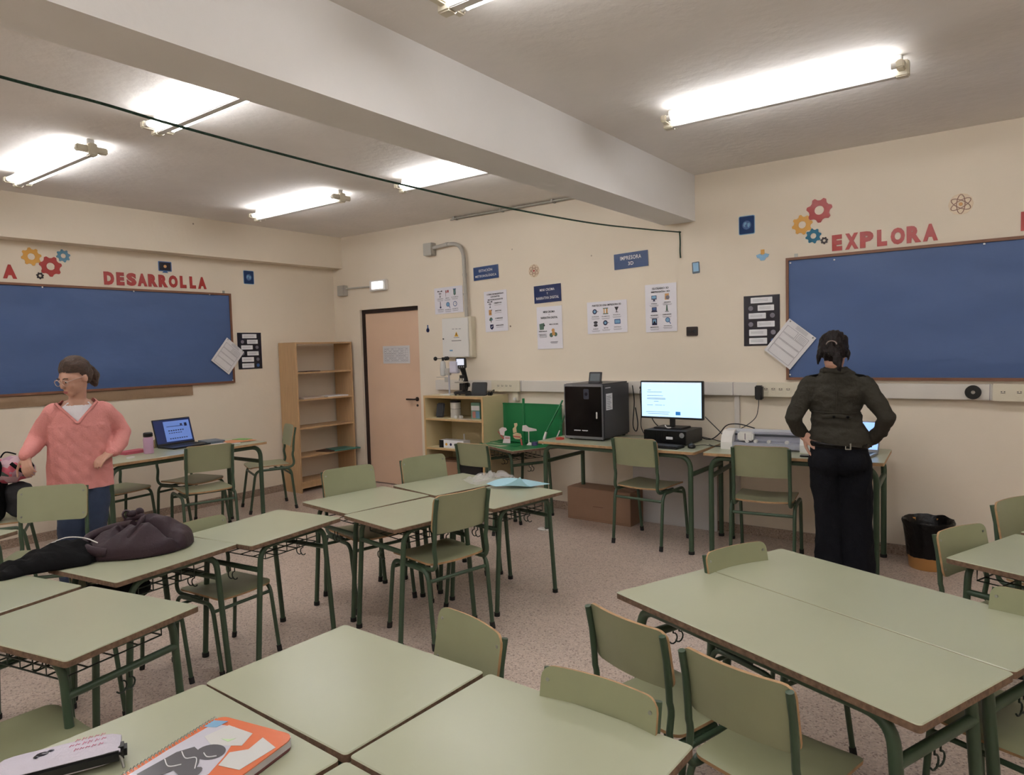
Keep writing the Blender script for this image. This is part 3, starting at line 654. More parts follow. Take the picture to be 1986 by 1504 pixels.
D0 = make_desk('student_desk', '', .6, .485, .64, group=STG)
D0['label'] = 'green student desk in the foreground centre, empty, right of the notebook'
D0.location = (5.2225, -4.288, 0); D0.rotation_euler = (0, 0, R(-1))
for x, y, a, lb in [
    (5.835, -4.302, -2, 'green student desk front right of centre, a chair back behind its far edge'),
    (5.212, -4.784, -2, 'green student desk carrying the orange notebook and pencil case'),
    (5.826, -4.80, -2, 'green desk sliver cut by the bottom picture edge right of the notebook'),
    (4.095, -4.515, 12, 'green student desk at lower left with a badly chipped dark edge'),
    (3.475, -4.655, 12, 'green desk at the left picture edge, behind the chipped desk'),
    (3.518, -4.008, 99, 'green student desk under the purple jacket and black jacket'),
    (3.53, -3.395, 97, 'empty green student desk just beyond the purple jacket'),
    (3.485, -2.665, 83, 'green desk of the middle cluster, at its near left corner'),
    (3.985, -2.765, 81, 'green desk of the middle cluster, with a chair pushed in at its right side'),
    (3.62, -2.045, 79, 'green desk of the middle cluster at its far side, with clear plastic on it'),
    (4.138, -2.155, 82, 'green desk of the middle cluster with the pale blue sheet on it'),
    (6.81, -2.05, 68, 'green desk at the right picture edge, nearer one of two'),
    (7.055, -1.455, 67, 'green desk at the right picture edge, farther one near the wall'),
    (2.25, -4.497, 25, 'small corner of a green desk at the left picture edge below the backpacks')]:
    dup(D0, (x, y, 0), R(a), lb)
D1 = make_desk('student_desk', 'green student desk under the green chroma diorama beside the shelf cabinet', .64, .48, .64, edge=EDGE)
D1.location = (2.93, -.335, 0); D1.rotation_euler = (0, 0, R(-24))
DL = make_desk('long_desk', 'long green desk on the right, nearer of the joined pair', 1.085, .46, .64, basket='hook', group='joined pair of long green desks', r=.017)
DL.location = (6.125, -3.29, 0); DL.rotation_euler = (0, 0, R(-22))
dup(DL, (6.298, -2.858, 0), R(-22), 'long green desk on the right, farther of the joined pair')
T13 = make_desk('computer_desk', 'green-topped desk against the far wall holding the monitor and 3D printer', 1.37, .68, .76, r=.0185, splay=.0, basket=False, edge=EDGEL, cr=.012, bend=.1)
T13.location = (4.147, -.435, 0); T13.rotation_euler = (0, 0, R(-1))
T14 = make_desk('plotter_desk', 'green-topped desk against the far wall holding the white cutting plotter', 1.14, .63, .76, r=.0185, splay=.0, basket=False, edge=EDGEL, cr=.012, bend=.1)
T14.location = (5.432, -.415, 0); T14.rotation_euler = (0, 0, R(4))
T12 = make_desk('laptop_desk', 'green-topped desk along the left wall with laptop and pink bottle', 1.38, .58, .76, r=.0185, splay=.0, basket=False, edge=EDGEL, cr=.012, bend=.1)
T12.location = (.99, -2.545, 0); T12.rotation_euler = (0, 0, R(92))
# white block under the front left foot of the computer desk
m = MB(); m.box(3.43, -.76, 0, 3.5, -.71, .018, bev=.004); m.box(3.505, -.75, 0, 3.54, -.715, .014, bev=.003)
tag(m.build('foot_block', WHITE), 'small white block on the floor at a front foot of the computer desk', 'block')

# ---------------------------------------------------------------- chairs
def make_chair(label):
    t = thing('school_chair', label, 'chair', group='green school chairs'); r = .0115
    def seat(x, y):
        z = .435-.010*cos(x/.19*pi/2)-(.9*(y-.13)**2*3 if y > .13 else 0)
        return (x, y+.005, z), Vector((-.05*x, .0 if y < .13 else 5*(y-.13), 1)).normalized()
    s = panel(.37, .37, .035, .011, seat); s.build('seat', [LAMC, EDGEL], t, 40)
    def back(x, v):
        z = .695+v; lean = .18*(v)
        yy = -.205-lean-.026*cos(x/.19*pi/2)
        return (x, yy, z), Vector((-.2*x, 1, .18)).normalized()
    bk_ = panel(.362, .205, .035, .010, back); b_ = bk_.build('backrest', [LAMC, EDGEL], t, 40)
    for sx in (-1, 1):
        for z in (.63, .76):
            m = MB(); p = back(sx*.1605, z-.695)[0]; m.cyl((p[0], p[1], p[2]), (p[0], p[1]+.0075, p[2]), .0055, 10); m.build('screw', STEEL, b_)
    for sx in (-1, 1):
        x = sx*.1725
        # upright: from top down past the seat, bending forward beneath it
        P = [(x, -.24, .785), (x, -.222, .70), (x, -.212, .60)]+arc((x, -.210, .56), (x, -.205, .50), (x, -.198, .53), 4)+arc((x, -.212, .46), (x, -.15, .405), (x, -.215, .405), 6)+[(x, .02, .405)]
        m = MB(); m.tube(P, r, 10); m.build('upright', FRAME, t, 60)
        xo = sx*.196
        m = MB(); m.tube([(xo, -.12, .402), (xo, .10, .402)], r, 10); m.build('seat_rail', FRAME, t, 60)
        for sy, y0, y1 in ((-1, -.12, -.215), (1, .10, .215)):
            P = arc((xo, y0, .402), (xo, y0+sy*.06, .34), (xo, y0+sy*.05, .402), 6)+[(xo, y1-sy*.004, .02)]
            m = MB(); m.tube(P, r, 10); lg = m.build('leg', FRAME, t, 60)
            m = MB(); m.tube([(xo, y1-sy*.007, .035), (xo, y1, 0)], r+.003, 10); m.build('rubber_foot', RUB, lg, 60)
    m = MB(); m.tube([(-.196, -.172, .345), (.196, -.172, .345)], r*.85, 10); m.build('stretcher', FRAME, t, 60)
    m = MB(); m.tube([(-.196, .155, .36), (.196, .155, .36)], r*.85, 10); m.build('stretcher', FRAME, t, 60)
    m = MB(); m.tube([(-.196, -.06, .405), (.196, -.06, .405)], r*.7, 8); m.build('stretcher', FRAME, t, 60)
    return t
CH = [
    (4.375, -.558, 86.5, 1.05, 'green chair at the computer desk, in front of the monitor'),
    (5.27, -.575, 98, 1.05, 'green chair in front of the white cutting plotter'),
    (4.14, -2.74, 169, 1.0, 'green chair at the middle cluster, its back to the camera, nearest there'),
    (3.43, -2.62, -13, 1.0, 'green chair at the left side of the middle cluster, nearer the camera of two'),
    (3.55, -2.05, -13, 1.0, 'green chair at the middle cluster, farther one on the left, before the door'),
    (3.03, -.90, 92, .95, 'green chair in front of the small desk with the green diorama'),
    (1.24, -2.46, 166, 1.04, 'green chair with its back to the camera at the laptop desk'),
    (.74, -2.28, 12, 1.03, 'green chair on the wall side of the laptop desk, behind the laptop'),
    (.58, -2.85, 10, 1.03, 'green chair on the wall side of the laptop desk, beside the pink sweater'),
    (.62, -1.43, -112, 1.03, 'green chair between the laptop desk and the tall bookcase'),
    (2.285, -4.005, -38, 1.0, 'green chair facing the camera in front of the woman in pink'),
    (.96, -3.80, 66, 1.0, 'green chair at the left edge loaded with the backpacks'),
    (3.46, -3.60, 5, .86, 'green chair pushed under the empty desk beyond the purple jacket'),
    (3.44, -4.06, 10, .84, 'green chair pushed under the desk with the jackets'),
    (4.33, -4.80, 90, .93, 'green chair seat at lower left between the chipped desk and the notebook desk'),
    (5.33, -4.135, -105, .9, 'green chair with curved back at the far right corner of the front centre desk'),
    (5.89, -4.265, -91, .9, 'green chair back behind the front right-of-centre desk'),
    (5.82, -3.46, 73, .9, 'green chair at the near side of the long desk pair, left one'),
    (6.19, -3.595, 76, .9, 'green chair at the near side of the long desk pair, right one in the foreground'),
    (5.985, -2.865, -25, .9, 'green chair at the left end of the long desk pair'),
    (6.72, -3.02, -112, .9, 'green chair on the far side of the long desk pair at the right picture edge'),
    (6.69, -2.11, -28, .9, 'green chair beside the orange waste bin, at the nearer right-edge desk'),
    (6.885, -1.56, -26, .95, 'green chair at the far right by the wall, behind the farther right-edge desk')]
c0 = None
for x, y, a, s, lb in CH:
    if c0 is None: c0 = make_chair(lb); c0.location = (x, y, 0); c0.rotation_euler = (0, 0, R(a-90)); c0.scale = (s, s, s)
    else: dup(c0, (x, y, 0), R(a-90), lb, s)

# ---------------------------------------------------------------- bookcase, cabinet and what stands on them
t = thing('bookcase', 'tall open beech bookcase with nearly empty shelves in the corner', 'bookcase', (.18, -.435, 0))
for sy in (-1, 1): MB().box(-.15, sy*.385-.01, 0, .15, sy*.385+.01, 1.665).build('side_panel', WOOD, t)
MB().box(-.15, -.375, 1.647, .15, .375, 1.665).build('top_panel', WOOD, t)
for z in (1.335, 1.035, .72, .405, .12): MB().box(-.145, -.375, z-.018, .147, .375, z).build('shelf', WOOD, t)
MB().box(.12, -.375, .045, .135, .375, .102).build('plinth', WOOD, t)
def flat(name, label, cat, x, y, z, w, d, h, m_, rz=0, grp=None, mi2=None):
    o = MB().box(-w/2, -d/2, 0, w/2, d/2, h).build(name, m_); o.location = (x, y, z); o.rotation_euler = (0, 0, R(rz)); return tag(o, label, cat, grp)
PPG = mat('worn_paper', (188, 172, 160), .6); BRN = mat('brown_leather', (82, 54, 44), .6)
flat('paper_scrap', 'small dark paper scrap on the second shelf of the tall bookcase', 'paper', .23, -.58, 1.335, .14, .2, .008, BRN, 8)
flat('paper_sheets', 'grey papers lying on the third shelf of the tall bookcase, left pile', 'papers', .22, -.6, 1.035, .2, .3, .016, PPG, 4)
flat('magazine', 'pale magazine on the third shelf of the tall bookcase, right side', 'magazine', .22, -.25, 1.035, .2, .28, .012, PAPERM, -5)
flat('folder', 'teal green folder sticking out of the low shelf of the tall bookcase', 'folder', .26, -.17, .405, .24, .33, .014, mat('teal_folder', (62, 122, 110), .4), -12)
flat('folder', 'dark wine folder under the teal one on the low bookcase shelf', 'folder', .22, -.36, .405, .22, .16, .008, BRN, 14)

t = thing('shelf_cabinet', 'pale open shelf cabinet with beech edges between the door and the green desk', 'cabinet', (2.215, -.215, 0))
for sx in (-1, 1):
    m = MB(); m.box(sx*.375-.011, -.2, 0, sx*.375+.011, .2, 1.06); m.box(sx*.375-.011, -.2025, 0, sx*.375+.011, -.2, 1.06, 1); m.build('side_panel', [BIRCH, BIRCHE], t)
m = MB(); m.box(-.386, -.2, 1.06, .386, .2, 1.084); m.box(-.386, -.2025, 1.06, .386, -.2, 1.084, 1); m.build('top_panel', [BIRCH, BIRCHE], t)
for z in (.855, .56, .25): m = MB(); m.box(-.364, -.195, z-.018, .364, .19, z); m.box(-.364, -.2, z-.018, .364, -.195, z, 1); m.build('shelf', [BIRCH, BIRCHE], t)
MB().box(-.364, .19, .1, .364, .2, 1.06).build('back_panel', BIRCH, t)
MB().box(-.364, -.19, 0, .364, -.18, .08).build('plinth', BIRCHE, t)
ZT = 1.084
# weather station
t = thing('weather_station', 'white weather station with black spinning cups on the shelf cabinet', 'weather station', (2.05, -.3, ZT))
m = MB(); m.box(-.06, -.05, 0, .07, .05, .012, bev=.004); m.build('base', WHITE, t)
m = MB(); m.tube([(.03, 0, .012), (.03, 0, .27)], .009, 12); m.build('pole', mat('pole_grey', (176, 176, 186), .35), t, 60)
m = MB(); m.tube([(.03, 0, .25), (-.03, 0, .25)], .012, 10); m.box(-.01, -.02, .2, .05, .02, .27, bev=.006); m.build('arm', GREYP, t, 60)
m = MB(); m.lathe([(.01, .19), (.03, .2), (.032, .26), (.026, .33), (.012, .345)], (-.045, 0, 0), 16); m.build('sensor_body', mat('sensor_grey', (188, 188, 186), .4), t, 50)
m = MB(); m.lathe([(.022, 0), (.022, .04), (.02, .043)], (.075, 0, .24), 16); m.box(.06, -.03, .22, .16, .03, .34, bev=.008); m.build('rain_gauge', mat('pale_lilac_plastic', (196, 194, 208), .4), t, 50)
m = MB(); m.tube([(-.14, 0, .18), (.0, 0, .18)], .003, 6); m.box(-.025, -.01, .13, .03, .01, .18, bev=.004); m.build('wind_vane', GREYP, t)
for k in range(3):
    a = R(95+120*k); m = MB(); cx, cy = -.045+.075*cos(a), .075*sin(a)
    m.tube([(-.045, 0, .368), (cx, cy, .368)], .004, 6); m.ball((cx, cy, .368), .021, 12); m.build('cup', BLACK, t, 60)
m = MB(); m.cyl((-.045, 0, .34), (-.045, 0, .38), .012, 10); m.build('hub', BLACK, t)
# microscope
t = thing('microscope', 'black digital microscope with a lit square screen on the shelf cabinet', 'microscope', (2.23, -.27, ZT), R(18))
m = MB(); m.box(-.075, -.06, .012, .065, .07, .04, bev=.008)
for sx in (-1, 1):
    for sy in (-1, 1): m.cyl((sx*.055, sy*.05, 0), (sx*.055, sy*.05, .014), .01, 8)
m.build('base', BLACK, t)
m = MB(); m.tube([(.0, .05, .035), (.01, .06, .1), (.01, .055, .16), (.005, .03, .225), (0, .01, .27)], [(.03, .02), (.032, .018), (.026, .018), (.026, .02), (.03, .024)], 12, ref=(1, 0, 0)); m.build('arm', BLACK, t, 50)
m = MB(); m.box(-.065, -.055, .125, .05, .035, .135, bev=.003); m.build('stage', STEEL, t)
m = MB(); m.cyl((.0, -.01, .05), (.0, -.01, .12), .028, 14); m.cyl((.055, .045, .1), (.035, .045, .1), .02, 12); m.build('condenser', BLACK, t, 40)
m = MB(); m.cyl((0, -.012, .17), (0, -.012, .2), .024, 14); m.build('nosepiece', BLACK, t, 40)
for dx, dy in ((-.012, -.02), (.012, 0), (0, .01)): m = MB(); m.tube([(dx, -.015+dy, .172), (dx*1.5, -.02+dy, .145)], [.009, .006], 10); m.build('objective', STEEL, t, 50)
m = MB(); m.box(-.056, -.035, .265, .05, .01, .375, bev=.008); h_ = m.build('display_head', BLACK, t)
m = MB(); m.box(-.043, -.037, .3, .037, -.0345, .362); m.build('screen', mat('lit_grey_screen', (200, 205, 220), .3, emit=.7), h_)
m = MB()
for k in range(4): m.cyl((-.035+.022*k, -.0345, .283), (-.035+.022*k, -.038, .283), .006, 8)
m.build('button', LGREY, h_)
# smart display
t = thing('small_display', 'small black tablet display with dim screen on the shelf cabinet, beside the microscope', 'display', (2.45, -.27, ZT), R(12))
m = MB(); m.prism(rr_pts(.16, .13, .014), -.008, .008); sc_ = m; m.v = [(x, -.02+z-.1*(y)*.0+(y+.06)*.18, y+.066) for x, y, z in m.v]; m.build('casing', BLACK, t)
m = MB(); m.prism(rr_pts(.132, .09, .004, cy=.006), -.0095, -.008); m.v = [(x, -.02+z+(y+.06)*.18, y+.066) for x, y, z in m.v]; m.build('screen', mat('dim_screen', (20, 28, 32), .4), t)
m = MB(); m.box(-.06, -.03, 0, .06, .04, .012, bev=.004); m.build('base', BLACK, t)
flat('wallet_case', 'small dark case between the microscope and the small display', 'case', 2.345, -.29, ZT, .075, .05, .03, BLACK, 15)
t = thing('cable', 'coiled black cable and plug at the right end of the cabinet top', 'cable', (2.55, -.22, ZT))
m = MB(); m.tube(spline([(-.07, -.05, .008), (-.02, -.07, .01), (.02, -.04, .03), (.035, .0, .055), (.01, .02, .03), (-.01, -.02, .01), (.03, -.05, .008)], 6), .004, 6); m.build('cord', BLACK, t, 60)
m = MB(); m.box(-.03, -.03, 0, .02, .01, .035, bev=.008); m.build('plug', BLACK, t)
# shelf contents
o = MB().box(-.045, -.012, 0, .045, .012, .15, bev=.01).build('portable_speaker', BLACK); o.location = (1.955, -.32, .857); o.rotation_euler = (R(-16), 0, R(14)); tag(o, 'black slab-shaped device leaning at the left end of the upper cabinet shelf', 'device')
t = thing('tub', 'white tub with black lid on the upper cabinet shelf', 'tub', (2.12, -.26, .855))
m = MB(); m.lathe([(.05, 0), (.053, .004), (.053, .155), (.05, .157)], n=24); m.build('body', WHITE, t, 40)
m = MB(); m.lathe([(.056, .155), (.056, .172), (.052, .174)], n=24); m.build('lid', BLACK, t, 40)
m = MB(); m.lathe([(.0535, .09), (.0538, .09), (.0538, .093), (.0535, .093)], n=24); m.build('band', GREYI, t)
t = thing('game_box', 'green and white boxed kit standing on the upper cabinet shelf', 'box', (2.405, -.27, .855), R(10))
MB().box(-.05, -.03, 0, .05, .03, .16, bev=.003).build('carton', mat('pale_teal_card', (120, 164, 148), .4), t)
m = MB(); m.box(-.046, -.0308, .085, .046, -.03, .13); m.build('white_panel', WHITEP, t)
m = MB(); m.box(-.035, -.0308, .01, .0, -.03, .075); m.build('photo', mat('pinkish_print', (188, 128, 120), .4), t)
m = MB(); m.box(.005, -.0308, .01, .044, -.03, .075); m.build('photo', SKYP, t)
for k, (x, y, r_) in enumerate([(2.19, -.34, 10), (2.23, -.31, 50)]):
    o = MB().box(-.015, -.02, 0, .015, .02, .03, bev=.006).build('white_clip', WHITE); o.location = (x, y, .855); o.rotation_euler = (0, 0, r_); tag(o, ['small white clip right of the tub on the cabinet shelf', 'second small white clip behind, right of the tub'][k], 'clip')
flat('paper_scrap', 'flat pale strips lying at the front of the upper cabinet shelf', 'paper', 2.33, -.37, .855, .14, .05, .006, PPG, 4)
t = thing('patterned_box', 'low black and white patterned box on the middle cabinet shelf', 'box', (2.13, -.3, .56), R(4))
MB().box(-.15, -.06, 0, .15, .06, .075, bev=.003).build('carton', WHITEP, t)
m = MB(); m.box(-.15, -.0612, .0, -.095, -.06, .075); m.build('black_end', BLACK, t)
for k in range(3): m = MB(); m.prism(circ(.014, 12), 0, .001); m.v = [(x-.06+.055*k, -.0605-z, y+.035) for x, y, z in m.v]; m.build('printed_dot', [YELP, NAVY, NAVY][k], t)
m = MB(); m.lathe([(.018, 0), (.02, .05), (.008, .075), (.008, .12), (.012, .125)], n=14); m.v = [(x, y, z) for x, y, z in m.v]
o = m.build('white_bottle', WHITE, None, 40); o.location = (2.17, -.2, .56); tag(o, 'small white bottle behind the patterned box on the cabinet', 'bottle')
def carton(name, label, x, y, z, w, d, h, rz, m_=None):
    t = thing(name, label, 'cardboard box', (x, y, z), R(rz)); m_ = m_ or CARD
    MB().box(-w/2, -d/2, 0, w/2, d/2, h, bev=.003).build('carton', m_, t)
    m = MB(); m.box(-w/2-.0006, -.024, h-.04, w/2+.0006, .024, h+.0008); m.build('packing_tape', mat('packing_tape', (150, 112, 84), .25), t)
    return t
t = carton('cardboard_box', 'long cardboard box on the floor under the computer desk', 3.745, -.155, 0, .63, .24, .285, -1)
m = MB(); m.box(-.05, -.1212, .13, .05, -.12, .136); m.box(-.3, -.1212, .02, .3, -.12, .0215)
m.build('printed_mark', mat('brown_ink', (112, 76, 54), .6), t)
MB().box(-.31, -.118, .286, .1, .03, .2885).build('flap', CARD, t)
carton('cardboard_box', 'brown cardboard box low inside the shelf cabinet', 2.05, -.24, .25, .3, .26, .17, 3)
o = MB().box(-.17, -.1, 0, .17, .1, .16, bev=.02).build('black_crate', BLACK); o.location = (2.36, -.25, .25); tag(o, 'black crate on the low cabinet shelf behind the chair', 'crate')
o = MB().box(-.3, -.16, 0, .3, .16, .12, bev=.004).build('dark_wood_case', BRN); o.location = (2.22, -.215, .085); tag(o, 'dark brown case at the very bottom of the shelf cabinet', 'case')
bpy.data.objects.remove(o)

# white panel leaning under the computer desk
o = MB().box(3.97, -.05, .0, 4.72, -.035, .7).build('leaning_panel', mat('whitish_panel', (206, 204, 204), .5)); tag(o, 'large whitish panel standing against the wall under the monitor desk', 'panel')

# ---------------------------------------------------------------- green diorama on the small desk
t = thing('chroma_backdrop', 'green mini chroma backdrop with curved back wall on the small desk', 'backdrop', (2.93, -.22, .648))
m = MB(); pts = [(-.42, -.05), (-.36, .10), (-.2, .13), (.1, .135), (.3, .115), (.38, .07)]
P = [Vector((x, y, 0)) for x, y in pts]; P = [Vector((p.x, p.y)) for p in spline(P, 5)]
inner = [(p.x, p.y) for p in P]; outer = [(p.x, p.y+.006) for p in P]; vs = []; n = len(inner)
m.prism(inner+outer[::-1], 0, .345); m.build('back_wall', CHROMA, t)
m = MB(); m.prism([(x, y-.006) for x, y in inner]+[(x, y+.012) for x, y in inner][::-1], .345, .357); m.build('rim', CHROMA, t)
m = MB(); m.prism([(-.3, -.02), (.2, -.06), (.24, .1), (.1, .128), (-.2, .122), (-.3, .1)], .004, .008); m.build('floor_sheet', CHROMA, t)
DC = Matrix.Translation((2.93, -.335, .6405)) @ Matrix.Rotation(R(-24), 4, 'Z')
for dz_, x, y, w_, d_, rz, lb, mm in [(0, .0, .0, .63, .47, 0, 'big green card sheet covering the diorama desk top', CHROMA), (1, -.1, -.16, .3, .12, 4, 'pale green card strip near the front edge of the diorama desk', LAM), (1, -.29, -.02, .16, .2, 12, 'green card strip sticking out left of the diorama desk', CHROMA),
                                (2, -.04, -.13, .36, .05, 24, 'dark green card strip laid diagonally on the diorama desk', CHROMA)]:
    o = MB().box(-w_/2, -d_/2, 0, w_/2, d_/2, .003).build('green_card', mm); o.matrix_world = DC @ Matrix.Translation((x, y, .0035*dz_)) @ Matrix.Rotation(R(rz), 4, 'Z'); tag(o, lb, 'card')
def stick(label, a, b_, r_, tip=None, name='green_rod'):
    t = thing(name, label, 'rod'); m = MB(); m.tube([a, b_], r_, 8); m.build('shaft', CHROMA, t, 60)
    if tip: m = MB(); A, B = Vector(a), Vector(b_); m.tube([B, B+(B-A).normalized()*-.0+(Vector(tip)-B)*.5, tip], [r_*1.5, r_*1.8, r_*.8], 8); m.build('tip', WHITE, t, 60)
    return t
stick('upright green rod in the middle of the green diorama', (2.99, -.3, 1.07), (2.985, -.3, .647), .012)
stick('slanted green rod with white tip leaning on the right of the diorama', (3.33, -.16, 1.05), (3.235, -.3, .77), .008, (3.215, -.33, .66))
stick('thin slanted rod with pale tip at the right end of the diorama', (3.385, -.13, 1.05), (3.33, -.22, .78), .004, (3.3, -.27, .66))
PUP = mat('puppet_paper', (222, 206, 206), .5); PUPR = mat('puppet_red', (178, 84, 78), .5); PUPT = mat('puppet_tan', (206, 178, 142), .5)
def puppet(label, x, y, z, shapes, rz=12):
    t = thing('paper_puppet', label, 'paper figure', (x, y, z), R(rz))
    for nm, pts, mm, dz in shapes:
        m = MB(); m.prism(pts, 0, .003); m.v = [(a, -c-dz, b_) for a, b_, c in m.v]; m.build(nm, mm, t)
puppet('small white and pink paper ship figure at the left of the green diorama', 2.80, -.34, .648, [
    ('stand', [(-.03, 0), (.05, 0), (.05, .065), (-.01, .07)], PUP, 0), ('arm', [(-.08, .11), (-.072, .11), (-.01, .045), (-.02, .035)], PUPR, .003),
    ('sail', [(-.05, .08), (-.06, .13), (-.03, .15), (.01, .145), (.02, .125), (-.005, .11), (-.01, .07)], PUP, .004), ('stripe', [(.0, .045), (.045, .045), (.045, .052), (.0, .052)], PUPR, .0035)])
puppet('tan and red paper character figure in front of the upright green rod', 2.975, -.40, .648, [
    ('body', [(-.03, .07), (-.035, .1), (0, .115), (.045, .105), (.055, .075), (.03, .055), (-.01, .055)], PUPT, .002), ('head', [(-.03, .11), (-.035, .15), (-.015, .17), (-.02, .2), (.01, .205), (.015, .185), (.0, .16), (.005, .12)], PUPT, .005),
    ('scarf', [(-.03, .075), (.04, .07), (.04, .08), (-.03, .086)], PUPR, .006), ('legs', [(.035, .06), (.05, .06), (.06, 0), (.045, .0)], PUPR, .0)])
puppet('white pointing hand paper figure behind the character figure', 3.08, -.36, .648, [
    ('hand', [(-.06, .13), (-.055, .18), (-.02, .185), (.005, .165), (.08, .15), (.085, .135), (-.01, .125)], PUP, .002), ('support', [(.0, .0), (.008, .0), (.008, .13), (.0, .13)], PUP, 0), ('foot', [(-.02, 0), (.03, 0), (.03, .025), (.005, .03)], PUP, .003)])
def roll(label, x, y, z, ro, ri, h_, mm): o = MB().ring(circ(ro, 24), circ(ri, 24), 0, h_).build('tape_roll', mm, None, 40); o.location = (x, y, z); tag(o, label, 'tape roll')
roll('purple tape roll on the green diorama sheet near its right end', 3.135, -.34, .648, .026, .014, .03, mat('purple_tape', (92, 78, 130), .3))
roll('red tape roll on the computer desk left of the 3D printer', 3.575, -.6, .76, .036, .022, .014, mat('red_tape', (200, 70, 62), .35))

# ---------------------------------------------------------------- 3D printer, computer
t = thing('printer_3d', 'large black enclosed 3D printer with glossy door on the computer desk', '3D printer', (3.79, -.335, .76), R(1))
m = MB(); m.box(-.185, -.235, .012, .185, .24, .468, bev=.014); m.build('casing', DGREY, t, 30)
m = MB(); m.box(-.183, -.244, .012, .183, -.232, .466, bev=.005); fr = m.build('front_frame', mat('printer_frame', (132, 134, 140), .3, metal=.5), t)
m = MB(); m.box(-.17, -.25, .035, .172, -.2435, .445, bev=.003); dr = m.build('door', BLACKG, t)
MB().box(.125, -.258, .185, .137, -.25, .24, bev=.003).build('handle', WHITE, dr)
m = MB(); m.prism(rr_pts(.05, .085, .01, cx=.035, cy=.385), 0, .0008); m.v = [(x, -.2502-z, y) for x, y, z in m.v]; m.build('sticker', mat('dark_sticker', (58, 62, 74), .3), dr)
m = MB(); m.prism(circ(.014, 16, .035, .385), 0, .001); m.v = [(x, -.2508-z, y) for x, y, z in m.v]; m.build('sticker', NAVYD, dr)
m = MB()
for k in range(12):
    if k != 6: m.box(-.085+.011*k, -.2508, .078+.0015*(k % 2), -.085+.011*k+.008, -.2501, .087)
m.build('maker_mark', WHITEP, dr)
MB().box(-.155, -.2455, .452, -.1, -.244, .463).build('badge', LGREY, fr)
m = MB(); m.box(.185, -.19, .25, .1862, -.08, .385); lb_ = m.build('label', WHITEP, t)
m = MB()
for k in range(8): m.box(.1862, -.18, .262+.014*k, .1866, -.1-.01*(k % 3), .266+.014*k)
m.build('small_print', GREYI, lb_)
MB().box(.185, -.2, .43, .1862, -.11, .436).build('seam_light', WHITEP, t)
for sx in (-1, 1):
    for sy in (-1, 1): MB().cyl((sx*.15, sy*.19, 0), (sx*.15, sy*.19, .014), .014, 10).build('foot', RUB, t)
t = thing('printer_screen', 'small grey-screened display standing on top of the 3D printer', 'display', (3.87, -.5, 1.228), R(4))
m = MB(); m.prism(rr_pts(.11, .085, .008), 0, .016); m.v = [(x, -z+(y+.04)*.25, y+.052) for x, y, z in m.v]; c_ = m.build('casing', BLACK, t)
m = MB(); m.prism(rr_pts(.086, .06, .003), .016, .017); m.v = [(x, -z+(y+.04)*.25, y+.052) for x, y, z in m.v]; m.build('screen', mat('grey_screen', (96, 104, 108), .2), t)
MB().box(-.052, -.03, 0, .052, .03, .014, bev=.004).build('base', DGREY, t)
t = thing('desktop_computer', 'black desktop computer lying flat under the monitor', 'computer', (4.49, -.37, .76), R(-1))
m = MB(); m.box(-.175, -.16, .006, .175, .16, .11, bev=.004); cs = m.build('casing', BLACK, t)
m = MB(); m.box(-.172, -.166, .008, .172, -.16, .108, bev=.002)
for k in range(7): m.box(-.08+.02*k, -.1675, .02, -.072+.02*k, -.166, .1)
fp = m.build('front_panel', mat('bezel_black', (16, 16, 18), .25), t)
m = MB(); m.prism(circ(.02, 20, .145, .08), 0, .001); m.v = [(x, -.166-z, y) for x, y, z in m.v]; m.build('badge', LGREY, fp)
m = MB(); m.prism(rr_pts(.055, .02, .004, cx=.045, cy=.055), 0, .001); m.v = [(x, -.168-z, y) for x, y, z in m.v]; m.build('sticker', WHITEP, fp)
for sx in (-1, 1): MB().box(sx*.14-.01, -.12, 0, sx*.14+.01, .12, .007).build('foot', RUB, t)
t = thing('monitor', 'wide computer monitor showing a bright white web page on the computer', 'monitor', (4.47, -.34, .87), R(-1))
m = MB(); m.box(-.265, -.02, .072, .265, .012, .375, bev=.004); m.build('casing', BLACK, t)
def screen_mat(name, col, e): return mat(name, col, .25, emit=e)
SCW = screen_mat('bright_screen', (190, 222, 250), .85)
m = MB(); m.box(-.253, -.0212, .088, .253, -.0195, .363); s_ = m.build('screen', SCW, t)
m = MB()
for x, z, w_ in [(-.2, .3, .03), (-.205, .285, .13), (-.205, .255, .14), (-.205, .235, .16), (-.205, .228, .16), (-.145, .21, .04), (-.205, .18, .05), (-.135, .18, .06), (-.065, .18, .012), (-.215, .125, .1), (-.12, .125, .11), (-.12, .11, .1), (-.2, .11, .08)]:
    m.box(x, -.0216, z, x+w_, -.0211, z+.003)
m.build('page_text', mat('screen_text', (110, 130, 160), .4, emit=.25), s_)
m = MB(); m.box(.04, -.0216, .105, .08, -.0211, .132); m.build('page_button', mat('screen_blue', (40, 120, 190), .4, emit=.5), s_)
m = MB(); m.box(-.25, -.0216, .35, .25, -.0211, .362); m.build('tool_bar', mat('screen_bar', (205, 220, 235), .4, emit=.7), s_)
m = MB(); m.box(-.02, -.005, .012, .02, .02, .2, bev=.003); m.build('stand', BLACK, t)
m = MB(); m.box(-.12, -.09, 0, .12, .09, .012, bev=.004); m.build('base', BLACK, t)
m = MB(); m.tube(spline([(-.02, -.088, .03), (0, -.1, .014), (.02, -.098, .012), (.03, -.09, .014)], 5), .004, 6); o = m.build('cable_tie', WHITE, t, 60)
t = thing('keyboard', 'black keyboard on the computer desk in front of the computer', 'keyboard', (4.49, -.655, .76), R(-4))
m = MB(); m.box(-.19, -.065, 0, .19, .065, .016, bev=.004); m.build('tray', BLACK, t)
m = MB()
for j in range(5):
    for i in range(18): m.box(-.18+.02*i, -.055+.022*j, .016, -.163+.02*i, -.037+.022*j, .021)
m.build('keys', mat('key_black', (34, 34, 37), .5), t)
